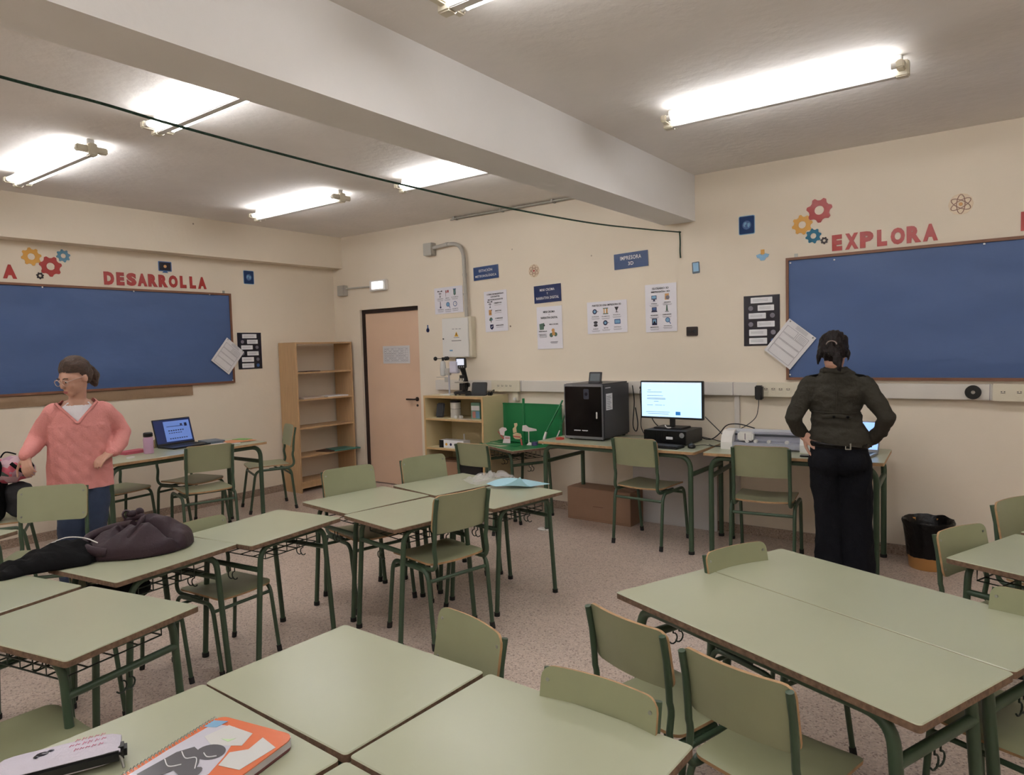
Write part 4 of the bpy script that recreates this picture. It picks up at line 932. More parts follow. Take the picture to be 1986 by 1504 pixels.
t = thing('mouse', 'black computer mouse right of the keyboard', 'mouse', (4.735, -.6, .76), R(20))
m = MB(); m.ball((0, 0, .012), (.03, .05, .022), 16); m.v = [(x, y, max(z, 0)) for x, y, z in m.v]; m.build('body', BLACK, t, 60)
m = MB(); m.box(-.002, .015, .03, .002, .035, .036); m.build('wheel', GREYI, t)
for nm, lb, P, r_ in [
    ('cable', 'black cable arching from the computer to the plotter along the wall', [(4.60, -.2, .80), (4.72, -.2, .775), (4.8, -.22, .82), (4.88, -.25, .9), (4.98, -.27, .915), (5.1, -.28, .89)], .0045),
    ('cable', 'black cable falling from the right side of the monitor', [(4.71, -.26, .96), (4.8, -.25, .87), (4.9, -.3, .80), (4.97, -.33, .775)], .004),
    ('cable', 'black cable falling from the left side of the monitor', [(4.25, -.26, .95), (4.28, -.23, .88), (4.36, -.16, .8), (4.45, -.14, .77)], .004),
    ('cable', 'thin cable snaking over the desk joint right of the mouse', [(4.62, -.16, .79), (4.75, -.16, .768), (4.86, -.3, .77), (4.93, -.45, .77), (4.88, -.5, .768), (4.8, -.42, .768)], .003),
    ('cable', 'thin cable looping behind the mouse', [(4.735, -.55, .77), (4.77, -.45, .766), (4.85, -.48, .767), (4.9, -.4, .767), (4.82, -.2, .767)], .0025),
    ('cable', 'black power cable coiled beside the 3D printer', [(4.0, -.09, 1.19), (4.02, -.1, 1.05), (4.01, -.11, .85), (4.05, -.13, .8), (4.06, -.12, .87), (4.03, -.1, 1.0)], .005)]:
    m = MB(); m.tube(spline(P, 6), r_, 6); tag(m.build(nm, BLACK, None, 60), lb, 'cable')

# ---------------------------------------------------------------- cutting plotter and right desk
t = thing('cutting_plotter', 'white desktop vinyl cutting plotter on the right far-wall desk', 'plotter', (5.235, -.43, .76), R(6))
m = MB(); m.box(-.31, -.07, .01, .31, .1, .05, bev=.006); m.build('base', mat('plotter_grey', (168, 170, 182), .4), t)
m = MB(); m.box(-.25, .03, .05, .25, .1, .115, bev=.004); m.build('rear_housing', mat('plotter_grey', (168, 170, 182), .4), t)
for sx in (-1, 1):
    m = MB(); pr = [(-.085, 0), (.1, 0), (.1, .12), (.05, .13), (0, .125), (-.06, .095), (-.085, .05)]
    m.prism(pr, 0, .08); m.v = [(sx*.27-.04+z, x, y) for x, y, z in m.v]; m.build('end_housing', WHITE, t)
m = MB(); m.box(-.2, -.045, .06, -.09, .03, .122, bev=.01); ca = m.build('carriage', WHITE, t)
m = MB(); m.box(-.148, -.046, .07, -.142, -.0449, .115); m.build('seam', GREYI, ca)
m = MB(); m.tube([(-.25, .02, .1), (.25, .02, .1)], .007, 8); m.build('rail', DGREY, t, 60)
for x in (-.13, -.07, .02, .14): m = MB(); m.box(x-.013, -.06, .05, x+.013, -.02, .072, bev=.005); m.build('pinch_roller', WHITE, t)
MB().box(-.3, .06, .115, .3, .1, .135, bev=.004).build('lid', mat('plotter_lid', (200, 202, 208), .3), t)
t = thing('phone', 'flat black phone at the desk edge beside the right woman', 'phone', (5.6, -.62, .7605), R(10))
MB().box(-.09, -.04, 0, .09, .04, .009, bev=.003).build('casing', BLACKG, t)
def laptop(label, loc, rz, w_, d_, hgt, lean, scr, col=BLACK, mats2=None):
    t = thing('laptop', label, 'laptop', loc, rz)
    m = MB(); m.box(-w_/2, -d_/2, 0, w_/2, d_/2, .014, bev=.004); b_ = m.build('base', col, t)
    m = MB()
    for j in range(5):
        for i in range(14): m.box(-w_*.43+w_*.062*i, -d_*.05+.021*j, .014, -w_*.43+w_*.062*i+w_*.05, -d_*.05+.021*j+.016, .0155)
    m.build('keys', mat('key_black', (34, 34, 37), .5), b_)
    Mh = Matrix.Translation((0, d_/2, .012)) @ Matrix.Rotation(lean, 4, 'X')
    m = MB(); m.box(-w_/2, -.004, 0, w_/2, .004, hgt, bev=.003); m.v = [tuple(Mh @ Vector(v)) for v in m.v]; l_ = m.build('lid', col, t)
    k = MB(); k.box(-w_/2+.008, -.0052, .018, w_/2-.008, -.0042, hgt-.01); k.v = [tuple(Mh @ Vector(v)) for v in k.v]; s_ = k.build('screen', scr, t)
    return t, Mh, s_
t, Mh, s_ = laptop('open black laptop showing a blue page on the left-wall desk', (.84, -2.385, .76), R(96), .36, .23, .235, R(-16), screen_mat('navy_screen', (22, 34, 74), .5))
m = MB(); m.box(-.085, -.0062, .03, .16, -.0053, .21); m.v = [tuple(Mh @ Vector(v)) for v in m.v]; m.build('window', screen_mat('blue_page', (96, 124, 190), .45), s_)
m = MB()
for j, row in enumerate([(8, .05, .008), (6, .1, .006), (7, .12, .01)]):
    for i in range(row[0]): m.box(-.05+.022*i, -.0068, row[1], -.05+.022*i+.013, -.0062, row[1]+row[2])
m.box(-.06, -.0068, .16, .1, -.0062, .164); m.box(.07, -.0068, .165, .09, -.0062, .182); m.box(.11, -.0068, .155, .135, -.0062, .185)
m.v = [tuple(Mh @ Vector(v)) for v in m.v]; m.build('icons', mat('screen_dark', (20, 26, 60), .4, emit=.3), s_)
t, Mh, s_ = laptop('open laptop with bright screen mostly hidden behind the right woman', (5.765, -.44, .76), R(-6), .33, .22, .215, R(-20), screen_mat('pale_blue_screen', (150, 190, 240), .9), LGREY)

# ---------------------------------------------------------------- laptop desk items
t = thing('water_bottle', 'lilac water bottle with black cap on the left-wall desk', 'bottle', (.99, -2.765, .76))
m = MB(); m.lathe([(.034, 0), (.038, .004), (.038, .12), (.034, .13), (.028, .137)], n=24); m.build('body', mat('lilac_enamel', (186, 150, 176), .35), t, 40)
m = MB(); m.lathe([(.03, .137), (.036, .14), (.036, .165), (.03, .172)], n=24); m.build('cap', BLACK, t, 40)
o = flat('pencil_pouch', 'flat pink pouch on the left-wall desk behind the woman', 'pouch', .83, -2.82, .76, .12, .2, .022, mat('rose_fabric', (190, 92, 108), .6), 10)
o = flat('eraser', 'white eraser at the desk edge beside the pink sweater', 'eraser', 1.12, -2.97, .76, .03, .055, .012, WHITE, 20)
flat('grey_notebook', 'closed grey notebook right of the laptop', 'notebook', .83, -2.13, .76, .2, .16, .022, mat('slate_cover', (98, 108, 120), .45), -8)
flat('white_papers', 'white papers on the left-wall desk behind the chair back', 'papers', 1.05, -2.14, .76, .16, .22, .004, PAPERM, 5)
flat('orange_paper', 'orange paper sheet at the right end of the left-wall desk', 'paper', 1.0, -1.97, .765, .21, .24, .003, mat('orange_paper', (208, 140, 100), .6), -6)
flat('green_paper', 'bright green paper at the far right corner of the left-wall desk', 'paper', .95, -1.9, .7685, .15, .1, .003, mat('bright_green_paper', (128, 176, 104), .6), 12)

# ---------------------------------------------------------------- middle cluster items
t = thing('blue_sheet', 'pale blue foam sheet with a curled corner on the middle desk cluster', 'sheet', (4.08, -1.9, .642), R(78))
m = MB(); n = 16; vs = []; W_, H_ = .33, .25
for j in range(n+1):
    for i in range(n+1):
        x = -W_/2+W_*i/n; y = -H_/2+H_*j/n; u = max(0, -(x+y)-.13); 
        z = .003+.045*max(0, cos(x*8+.3))*(.45+y*2.2)+2.4*u*u+.03*u; vs.append((x+u*.7, y+u*.7*.4, z))
N = len(vs); vs += [(a, b_, c+.002) for a, b_, c in vs]
fs = []
for j in range(n):
    for i in range(n): a = j*(n+1)+i; q = (a, a+1, a+n+2, a+n+1); fs += [tuple(reversed(q)), tuple(k+N for k in q)]
loop = list(range(n+1))+[j*(n+1)+n for j in range(1, n+1)]+[n*(n+1)+i for i in range(n-1, -1, -1)]+[j*(n+1) for j in range(n-1, 0, -1)]
fs += [(loop[i], loop[(i+1) % len(loop)], loop[(i+1) % len(loop)]+N, loop[i]+N) for i in range(len(loop))]
m.add(vs, fs); m.build('sheet', mat('pale_blue_foam', (168, 212, 226), .5), t, 60)
m = MB(); n = 22; vs = []
for j in range(n+1):
    for i in range(n+1):
        x = -.17+.34*i/n; y = -.12+.24*j/n; e = max(0, 1-(x/.17)**2)*max(0, 1-(y/.12)**2)
        x2 = x*(1+.12*noise.noise(Vector((y*14, 0, 5)))); vs.append((x2, y, .003+e**.5*.045*abs(noise.noise(Vector((x*16, y*16, 2))))*2.2+.01*e))
m.add(vs, [(j*(n+1)+i, j*(n+1)+i+1, (j+1)*(n+1)+i+1, (j+1)*(n+1)+i) for j in range(n) for i in range(n)])
o = m.build('plastic_bag', mat('clear_plastic', (235, 232, 230), .1, alpha=.3), None, 60); o.location = (3.80, -1.83, .641); o.rotation_euler = (0, 0, R(60)); tag(o, 'crumpled clear plastic bag beside the pale blue sheet', 'plastic bag')

# ---------------------------------------------------------------- foreground: notebook and pencil case
t = thing('spiral_notebook', 'thick orange spiral notebook in clear plastic, foreground desk', 'notebook', (5.312, -4.752, .641), R(12))
m = MB(); m.prism(rr_pts(.226, .304, .012), .002, .022); m.build('page_block', mat('page_edges', (206, 204, 204), .7, var=.05, vscale=200, stretch=(1, 1, 60)), t)
m = MB(); m.prism(rr_pts(.238, .31, .03), .022, .0245); m.build('cover', mat('orange_cover', (218, 112, 70), .18, coat=.6, bump=.25, bscale=14), t)
m = MB(); m.prism(rr_pts(.238, .31, .03), 0, .002); m.build('back_cover', mat('wine_cover', (96, 48, 44), .4), t)
m = MB()
for k in range(34):
    y = -.14+.0085*k; P = [(-.117+.010*cos(a), y, .012+.0165*sin(a)) for a in [2*pi*i/10 for i in range(11)]]; m.tube(P, .0011, 5)
m.build('spiral', STEEL, t, 60)
def deco(nm, pts, z, mm): m = MB(); m.prism(pts, z, z+.0004); m.build(nm, mm, t)
LIL = mat('lilac_white_sticker', (206, 204, 216), .15, coat=.6, bump=.3, bscale=10); WST = mat('white_sticker', (216, 216, 214), .15, coat=.6)
deco('sticker', [(-.1, .12), (-.04, .128), (.0, .09), (.03, .03), (.05, -.03), (.02, -.1), (-.02, -.15), (-.105, -.15), (-.108, 0)], .0246, LIL)
deco('sticker', [(-.06, .128), (.02, .122), (.035, .075), (-.03, .05), (-.075, .07)], .0251, WST)
deco('sticker', [(.055, .118), (.112, .098), (.1, .005), (.045, .0), (.03, .045), (.06, .07)], .0251, WST)
deco('sticker', [(-.11, .13), (-.075, .14), (-.08, .11), (-.11, .1)], .0255, SKYP)
GRYD = mat('dark_grey_print', (92, 92, 98), .15, coat=.5)
deco('printed_shape', circ(.034, 24, -.01, .03, .028), .0257, GRYD); deco('printed_shape', [(-.08, .0), (-.06, .03), (-.03, .02), (.0, -.01), (.02, -.04), (.0, -.06), (-.03, -.05), (-.05, -.1), (-.09, -.09)], .0262, GRYD)
deco('printed_shape', circ(.016, 16, .018, -.05, .03), .0267, GRYD); deco('printed_shape', [(-.03, .078), (-.01, .083), (.0, .092), (-.006, .074)], .0257, mat('pale_green_print', (176, 206, 156), .3))
for P in ([(-.07, .005), (-.04, -.01), (-.02, -.0), (.01, -.03)], [(-.08, -.03), (-.05, -.045), (-.03, -.03)], [(-.02, .02), (.0, .012), (.016, .022)]):
    m = MB(); m.tube(spline([(x, y, .0272) for x, y in P], 5), .0012, 5); m.build('printed_line', WHITEP, t)

t = thing('pencil_case', 'white and lilac pencil case with pink handwriting and black zip, foreground left', 'pencil case', (5.045, -4.93, .6405), R(64))
def pill(m, L, W_, H_, z=0, n=14, k=12, f_=None):
    vs = []
    for i in range(n+1):
        x = -L/2+L*i/n; e = (1-abs(2*x/L)**10)**.35 if abs(2*x/L) < 1 else 0.02
        for j in range(k):
            a = 2*pi*j/k; ca, sa = cos(a), sin(a); q = (abs(ca)**3+abs(sa)**3)**(-1/3)
            vs.append((x, W_/2*q*ca*max(.85, e), z+H_/2+H_/2*q*sa*max(.5, e)))
    m.add(vs, [(i*k+j, i*k+(j+1) % k, (i+1)*k+(j+1) % k, (i+1)*k+j) for i in range(n) for j in range(k)]+[tuple(range(k-1, -1, -1)), tuple(n*k+j for j in range(k))])
m = MB(); pill(m, .235, .094, .048); m.build('fabric_body', mat('lilac_fabric', (200, 194, 206), .7, var=.05, vscale=10, bump=.2, bscale=200), t, 50)
m = MB(); m.box(-.115, -.050, .014, .119, -.038, .036, bev=.004); m.build('zip_band', BLACK, t)
m = MB(); m.box(.100, -.036, .008, .130, .0, .036, bev=.006); m.build('zip_end', BLACK, t)
m = MB(); m.tube([(.112, -.04, .026), (.12, -.052, .02), (.124, -.066, .006)], .003, 6); m.build('zip_pull', STEEL, t)
PINK = mat('pink_ink', (206, 110, 140), .6); o = None
random.seed(11)
for row, (x0, x1, y0) in enumerate(((.03, .09, .024), (.02, .085, .004), (.03, .08, -.018))):
    x = x0
    while x < x1:
        h_ = random.uniform(.006, .013); P = [(x, y0-h_/2, .0487), (x+.003, y0+h_/2, .0487), (x+.006, y0-h_*.2, .0487), (x+.008, y0+h_*.3, .0487)]
        m = MB(); m.tube(P, .0008, 5); m.build('handwriting', PINK, t); x += random.uniform(.010, .014)
m = MB(); m.ball((-.03, 0, .0482), (.013, .009, .0015), 10); m.ball((-.015, .006, .0482), (.007, .005, .0013), 8); m.ball((-.04, -.006, .0482), (.006, .008, .0013), 8); m.build('ink_blot', NAVYD, t, 60)

# ---------------------------------------------------------------- waste bin
t = thing('waste_bin', 'orange waste bin lined with a black bag by the far wall on the right', 'waste bin', (6.215, -.2, 0))
m = MB(); m.lathe([(.108, 0), (.112, .004), (.142, .30), (.146, .305), (.138, .305), (.106, .01)], n=32); m.build('bucket', mat('orange_plastic', (206, 152, 88), .4), t, 40)
m = MB(); n = 64; prof = [(.123, .085), (.128, .12), (.136, .2), (.146, .28), (.156, .312), (.15, .325), (.135, .31), (.12, .22), (.1, .1), (.02, .05)]
vs = []
for i, (r_, z) in enumerate(prof):
    for j in range(n):
        a = 2*pi*j/n; d_ = .006*noise.noise(Vector((cos(a)*5, sin(a)*5, z*6)))+.004*noise.noise(Vector((cos(a)*16, sin(a)*16, z*10)))
        vs.append(((r_+abs(d_)*1.2)*cos(a), (r_+abs(d_)*1.2)*sin(a), z+(.012*noise.noise(Vector((cos(a)*3, sin(a)*3, 7))) if i in (0, 4, 5) else 0)))
m.add(vs, [(i*n+j, i*n+(j+1) % n, (i+1)*n+(j+1) % n, (i+1)*n+j) for i in range(len(prof)-1) for j in range(n)]); m.build('bin_bag', mat('bin_bag_plastic', (8, 7, 8), .3, spec=.3, bump=.6, bscale=30), t, 60)

# ---------------------------------------------------------------- soft organic shapes
def organic(name, chains, balls, voxel, mats, parent=None, smooth=6, disp=None, cut=None, n=14, planes=()):
    m = MB()
    for ch in chains:
        P = [c[:3] for c in ch]; rad = [(c[3], c[4] if len(c) > 4 else c[3]) for c in ch]
        A, B = Vector(P[0]), Vector(P[1]); Y, Z = Vector(P[-1]), Vector(P[-2])
        d0 = (A-B).normalized(); d1 = (Y-Z).normalized(); a0 = min(rad[0]); a1 = min(rad[-1])
        PP = [A+d0*a0*.95, A+d0*a0*.6]+[Vector(p) for p in P]+[Y+d1*a1*.6, Y+d1*a1*.95]
        RR = [(rad[0][0]*.3, rad[0][1]*.3), (rad[0][0]*.8, rad[0][1]*.8)]+rad+[(rad[-1][0]*.8, rad[-1][1]*.8), (rad[-1][0]*.3, rad[-1][1]*.3)]
        m.tube(PP, RR, n, ref=(1, 0, 0.05) if len(ch[0]) > 4 else None)
    for c, r_ in balls: m.ball(c, r_, 18)
    me = m.mesh('tmp', mats); o = bpy.data.objects.new('tmp', me); COL.objects.link(o)
    md = o.modifiers.new('r', 'REMESH'); md.mode = 'VOXEL'; md.voxel_size = voxel; md.use_smooth_shade = True
    ms = o.modifiers.new('s', 'SMOOTH'); ms.iterations = smooth; ms.factor = .5
    dg = bpy.context.evaluated_depsgraph_get(); dg.update()
    out = bpy.data.meshes.new_from_object(o.evaluated_get(dg)); bpy.data.objects.remove(o); bpy.data.meshes.remove(me)
    out.materials.clear()
    for q in (mats if isinstance(mats, (list, tuple)) else [mats]): out.materials.append(q)
    if disp:
        nr = [Vector(v.normal) for v in out.vertices]
        for v, k in zip(out.vertices, nr): v.co = v.co+k*disp(v.co)
    if planes:
        bm = bmesh.new(); bm.from_mesh(out)
        for co, no in planes: bmesh.ops.bisect_plane(bm, geom=list(bm.verts)+list(bm.edges)+list(bm.faces), plane_co=co, plane_no=no, clear_inner=True)
        bm.to_mesh(out); bm.free()
    if cut:
        bm = bmesh.new(); bm.from_mesh(out); dl = [f_ for f_ in bm.faces if cut(f_.calc_center_median())]
        bmesh.ops.delete(bm, geom=dl, context='FACES'); bm.to_mesh(out); bm.free()
    out.polygons.foreach_set('use_smooth', [True]*len(out.polygons)); out.update()
    ob = link(name, out, parent)
    return ob
def folds(sc, amp, seed=0, st=(1, 1, 1)):
    def g(p):
        q = Vector((p.x*sc*st[0]+seed, p.y*sc*st[1], p.z*sc*st[2]))
        return amp*((1-abs(noise.noise(q))*2.4)+.5*(1-abs(noise.noise(q*2.1+Vector((7, 3, 1))))*2.4)-.7)
    return g
PURP = mat('plum_jacket_fabric', (52, 36, 43), .5, spec=.3, var=.06, vscale=6, bump=.25, bscale=60)
BLKF = mat('black_fabric', (10, 10, 12), .85, spec=.2, bump=.3, bscale=80)
def crumple(name, a, b_, h, mm, parent, M4, seed=0, ridge=.35, rs=(9, 4), tw=.5, pw=.42, edge=.18, zmin=0.0, extra=None):
    """a heap of cloth: closed mound with directional folds, base on the table (local z=0)"""
    m = MB(); nr, na = 22, 72; vs = [(0, 0, 0)]*0
    def H_(x, y, r):
        q = Vector((x*rs[0]*cos(tw)+y*rs[0]*sin(tw)+seed, (-x*sin(tw)+y*cos(tw))*rs[1], seed*1.7))
        f1 = 1-abs(noise.noise(q))*2.6; f2 = 1-abs(noise.noise(q*2.3+Vector((5, 2, 8))))*2.6
        base = max(0, 1-r**2.2)**pw
        k = h*base*(.78+ridge*f1+ridge*.4*f2) + (extra(x, y)*base if extra else 0)
        return max(.004 if r < 1 else 0, k)
    for i in range(nr+1):
        r = (i/nr)**.8
        for j in range(na):
            t_ = 2*pi*j/na; R_ = 1+edge*noise.noise(Vector((cos(t_)*1.6+seed, sin(t_)*1.6, 3)))+edge*.4*noise.noise(Vector((cos(t_)*5+seed, sin(t_)*5, 9)))
            bulge = 1+.05*sin(pi*min(1, r)) 
            x, y = a*R_*r*cos(t_)*bulge, b_*R_*r*sin(t_)*bulge
            vs.append((x, y, H_(x, y, r) if i < nr else 0))
    vs2 = [(x*.97, y*.97, zmin) for x, y, z in vs[nr*na:]]
    n0 = len(vs); fs = [(i*na+j, i*na+(j+1) % na, (i+1)*na+(j+1) % na, (i+1)*na+j) for i in range(nr) for j in range(na)]
    fs += [(nr*na+j, nr*na+(j+1) % na, n0+(j+1) % na, n0+j) for j in range(na)]+[tuple(n0+j for j in reversed(range(na)))]
    m.add(vs+vs2, fs)
    me = m.mesh(name, mm); o = bpy.data.objects.new('tmp', me); COL.objects.link(o)
    ms = o.modifiers.new('s', 'SUBSURF'); ms.levels = 1
    dg = bpy.context.evaluated_depsgraph_get(); dg.update(); out = bpy.data.meshes.new_from_object(o.evaluated_get(dg)); bpy.data.objects.remove(o)
    out.polygons.foreach_set('use_smooth', [True]*len(out.polygons)); ob = link(name, out, parent)
    if M4 is not None: ob.matrix_local = M4
    return ob
t = thing('plum_jacket', 'bundled dark plum jacket with knotted belt, heaped on the desk', 'jacket', (3.425, -3.985, .6415), R(66))
g2 = lambda cx, cy, s_, h_: (lambda x, y: h_*math.exp(-((x-cx)**2+(y-cy)**2)/(2*s_*s_)))
bumps = [g2(.09, .0, .075, .045), g2(-.04, .03, .05, .03), g2(-.14, -.02, .05, .01), g2(.0, -.09, .05, .02)]
crumple('jacket_body', .235, .15, .105, PURP, t, None, 3, .30, (11, 3.2), -.75, .40, .10, 0, lambda x, y: sum(b(x, y) for b in bumps)-.06*math.exp(-((x*.55+y+.02)**2)/(2*.010**2)) if x > -.09 else sum(b(x, y) for b in bumps))
m = MB(); P = [(-.14, -.1, .035), (-.2, -.07, .05), (-.225, .0, .065), (-.2, .06, .085), (-.12, .07, .105), (-.05, .04, .12), (-.03, .0, .125)]
m.tube(spline(P, 6), [(.022, .016)]*37, 12, ref=(0, 0, 1)); m.build('collar_roll', PURP, t, 60)
m = MB(); P = [(-.06, .05, .13), (-.02, .05, .15), (.02, .02, .15), (.0, -.05, .135), (-.05, -.10, .085)]; m.tube(spline(P, 6), [(.016, .005)]*25, 10, ref=(0, 0, 1)); m.build('belt', PURP, t, 60)
m = MB(); m.ball((-.03, .06, .165), (.028, .02, .018), 12); m.ball((.0, .055, .172), (.02, .018, .02), 12); m.tube(spline([(-.03, .06, .17), (-.055, .06, .185), (-.07, .05, .17), (-.06, .05, .145)], 5), [(.012, .005)]*16, 8, ref=(0, 1, 0)); m.build('belt_knot', PURP, t, 60)
t = thing('black_jacket', 'limp black jacket with pale piping, left of the plum jacket', 'jacket', (3.325, -4.315, .6415), R(70))
crumple('jacket_body', .215, .10, .062, BLKF, t, None, 9, .45, (12, 5), .5, .5, .22, 0, g2(.08, .02, .07, .03))
crumple('sleeve', .12, .045, .035, BLKF, t, Matrix.Translation((-.13, -.05, .0)) @ Matrix.Rotation(.35, 4, 'Z'), 4, .4, (18, 6), .2, .5, .2)
m = MB(); m.tube(spline([(-.02, .03, .088), (.05, .035, .108), (.12, .01, .10), (.17, -.02, .075)], 5), .0028, 6); m.build('piping', WHITE, t, 60)
# backpacks
t = thing('black_backpack', 'large black backpack on the chair at the left picture edge', 'backpack', (.95, -3.86, .455), R(-15))
organic('bag_body', [[(0, 0, .06, .13, .11), (0, 0, .22, .15, .12), (0, .0, .36, .12, .1)]], [], .012, BLKF, t, 5, folds(6, .012, 3))
organic('front_pocket', [[(.06, -.1, .06, .1, .05), (.06, -.1, .18, .1, .05)]], [], .01, mat('charcoal_fabric', (40, 40, 44), .7, bump=.2, bscale=60), t, 4)
m = MB(); m.tube(spline([(-.03, .0, .44), (0, 0, .49), (.05, 0, .44)], 5), .008, 8); m.build('strap', BLKF, t, 60)
t = thing('grey_bag', 'dark grey bag under the pink flowered backpack on the chair', 'bag', (1.04, -3.70, .455), R(65))
organic('bag_body', [[(0, 0, .05, .085, .07), (0, 0, .17, .09, .07)]], [], .01, mat('charcoal_fabric', (40, 40, 44), .7, bump=.2, bscale=60), t, 4, folds(8, .008, 1))
def floral():
    m = mat('flowered_fabric', (190, 158, 166), .6, bump=.3, bscale=40); nt = m.node_tree; b = nt.nodes['Principled BSDF']
    v = nt.nodes.new('ShaderNodeTexVoronoi'); v.inputs['Scale'].default_value = 22; tc = nt.nodes.new('ShaderNodeTexCoord'); nt.links.new(tc.outputs['Object'], v.inputs['Vector'])
    cr = nt.nodes.new('ShaderNodeValToRGB'); e = cr.color_ramp; e.interpolation = 'CONSTANT'; e.elements[0].color = rgb((200, 92, 110)); e.elements[1].position = .2; e.elements[1].color = rgb((196, 164, 172))
    x = e.elements.new(.7); x.color = rgb((176, 140, 156)); x = e.elements.new(.88); x.color = rgb((78, 96, 90))
    s = nt.nodes.new('ShaderNodeSeparateColor'); nt.links.new(v.outputs['Color'], s.inputs[0]); nt.links.new(s.outputs[0], cr.inputs[0]); nt.links.new(cr.outputs[0], b.inputs['Base Color']); return m
t = thing('flowered_backpack', 'pink flowered backpack with black straps on top of the dark bags', 'backpack', (1.05, -3.735, .70), R(70))
organic('bag_body', [[(-.09, 0, .06, .06), (0, 0, .08, .09), (.08, 0, .07, .06)]], [((0, 0, .09), (.12, .09, .09))], .009, floral(), t, 4, folds(9, .008, 6))
for P in ([(-.08, -.05, .17), (-.06, -.09, .12), (-.07, -.1, .05)], [(.0, -.085, .13), (.05, -.1, .08), (.1, -.08, .04)], [(.06, -.04, .17), (.1, -.05, .14), (.125, -.04, .09)]):
    m = MB(); m.tube(spline([(x*1.02, y*1.05, z+.01) for x, y, z in P], 5), [(.012, .005)]*11, 8); m.build('strap', BLKF, t, 60)
m = MB(); m.tube(spline([(-.06, 0, .175), (-.03, 0, .21), (.03, 0, .19)], 5), .005, 6); m.build('carry_loop', BLKF, t, 60)
o = organic('dark_bag', [[(3.56, -4.26, .535, .05), (3.66, -4.19, .54, .055), (3.62, -4.1, .54, .05)]], [], .009, BLKF, None, 4, folds(10, .008, 8))
tag(o, 'dark bag stuffed in the wire basket under the desk with the jackets', 'bag')

# ---------------------------------------------------------------- people
def hand(wrist, dirv, up, side, curl=.3, s=1.0, spread=.12, cup=None):
    """chains of palm and five fingers; side=+1 thumb on +lateral"""
    W_ = Vector(wrist); D = Vector(dirv).normalized(); U = Vector(up); U = (U-D*U.dot(D)).normalized(); Lt = D.cross(U)*side
    ch = []
    for k in (-1, 0, 1): ch.append([tuple(W_+Lt*k*.012*s)+(.017*s,), tuple(W_+D*.045*s+Lt*k*.021*s)+(.0135*s,), tuple(W_+D*.082*s+Lt*k*.026*s)+(.011*s,)])
    for k, (off, ln) in enumerate(((.033, .07), (.011, .08), (-.011, .075), (-.032, .058))):
        b = W_+D*.086*s+Lt*off*s; a = curl*(1+.12*k); d = (D+Lt*off*spread*25*.1).normalized(); P = [b]; ang = 0
        for q in (.45, .32, .23):
            ang += a; dd = d*cos(ang)-U*sin(ang); P.append(P[-1]+dd*ln*q*s)
        rr_ = [.0088, .0082, .0074, .0064]; ch.append([tuple(p)+(r_*s,) for p, r_ in zip(P, rr_)])
    b = W_+D*.025*s+Lt*.026*s; P = [b, b+(D*.5+Lt*.75-U*.15)*.036*s, b+(D*.95+Lt*.95-U*.3)*.055*s, b+(D*1.5+Lt*1.0-U*.5)*.064*s]
    ch.append([tuple(p)+(r_*s,) for p, r_ in zip(P, (.013, .0105, .0092, .0075))])
    return ch
def head_parts(parent, hc, rotm, skin_ch, balls):
    """adds head chains/balls in world-local coords"""
    T = lambda p: tuple(Vector(hc)+rotm @ Vector(p))
    return T
def oriented_ball(m, c, r_, M3, n=14):
    k = MB(); k.ball((0, 0, 0), r_, n); k.v = [tuple(Vector(c)+M3 @ Vector(v)) for v in k.v]; m.add(k.v, k.f)

# --- woman in the pink sweater
PW = thing('person', 'woman in a pink cable-knit sweater, glasses and ponytail, looking down to the left', 'person', (1.732, -3.589, 0), R(69.0))
hc = Vector((.018, -.03, 1.435)); HR = Matrix.Rotation(R(-50), 3, 'Z') @ Matrix.Rotation(R(17), 3, 'X')
T = lambda p: tuple(hc+HR @ Vector(p))
ch = [[(.03, .02, 1.20, .055), (.03, .015, 1.29, .05), (.028, .0, 1.37, .052)],
      [(.035, .01, .80, .15, .095), (.035, .01, .95, .125, .085), (.035, .015, 1.1, .145, .09), (.03, .02, 1.20, .15, .075), (.03, .02, 1.24, .10, .05)],
      [(-.11, .02, 1.215, .045), (-.17, .06, 1.11, .04), (-.225, .06, 1.03, .034), (-.245, -.03, .985, .03), (-.262, -.10, .955, .024)],
      [(.17, .02, 1.21, .045), (.24, .07, 1.12, .04), (.285, .08, 1.04, .036), (.25, .0, .98, .03), (.205, -.085, .93, .024)],
      [(.10, .01, .80, .085), (.09, -.01, .62, .075), (.085, -.03, .47, .055), (.07, .0, .3, .05), (.06, .02, .09, .036)],
      [(-.03, .01, .80, .085), (-.05, -.03, .62, .075), (-.055, -.06, .47, .055), (-.07, -.02, .3, .05), (-.08, .03, .09, .036)]]
ch += hand((-.262, -.105, .95), (.05, -.45, -1), (-.6, -1, .2), 1, .38, .9, .05)
ch += hand((.203, -.09, .925), (-1, -.45, -.6), (-.3, -.5, .8), 1, .3, .9, .05)
body = MB(); balls = []
sk = [([0, .012, .03], (.074, .092, .088)), ([0, -.028, -.045], (.058, .066, .07)), ([0, -.02, -.005], (.066, .078, .07)), ([0, -.062, -.095], (.03, .028, .022)), ([.068, .015, -.02], (.012, .02, .03)), ([-.068, .015, -.02], (.012, .02, .03)),
      ([.03, -.07, -.04], (.025, .02, .022)), ([-.03, -.07, -.04], (.025, .02, .022)), ([0, -.102, -.042], (.013, .016, .012)), ([0, -.085, -.075], (.024, .012, .007)), ([0, -.084, -.087], (.02, .012, .007))]
ch.append([T((0, -.088, .0))+(.008,), T((0, -.098, -.022))+(.0095,), T((0, -.104, -.038))+(.012,)])
ch.append([T((0, .02, -.04))+(.052,), T((0, -.0, -.09))+(.045,), (.03, .02, 1.28, .05)])
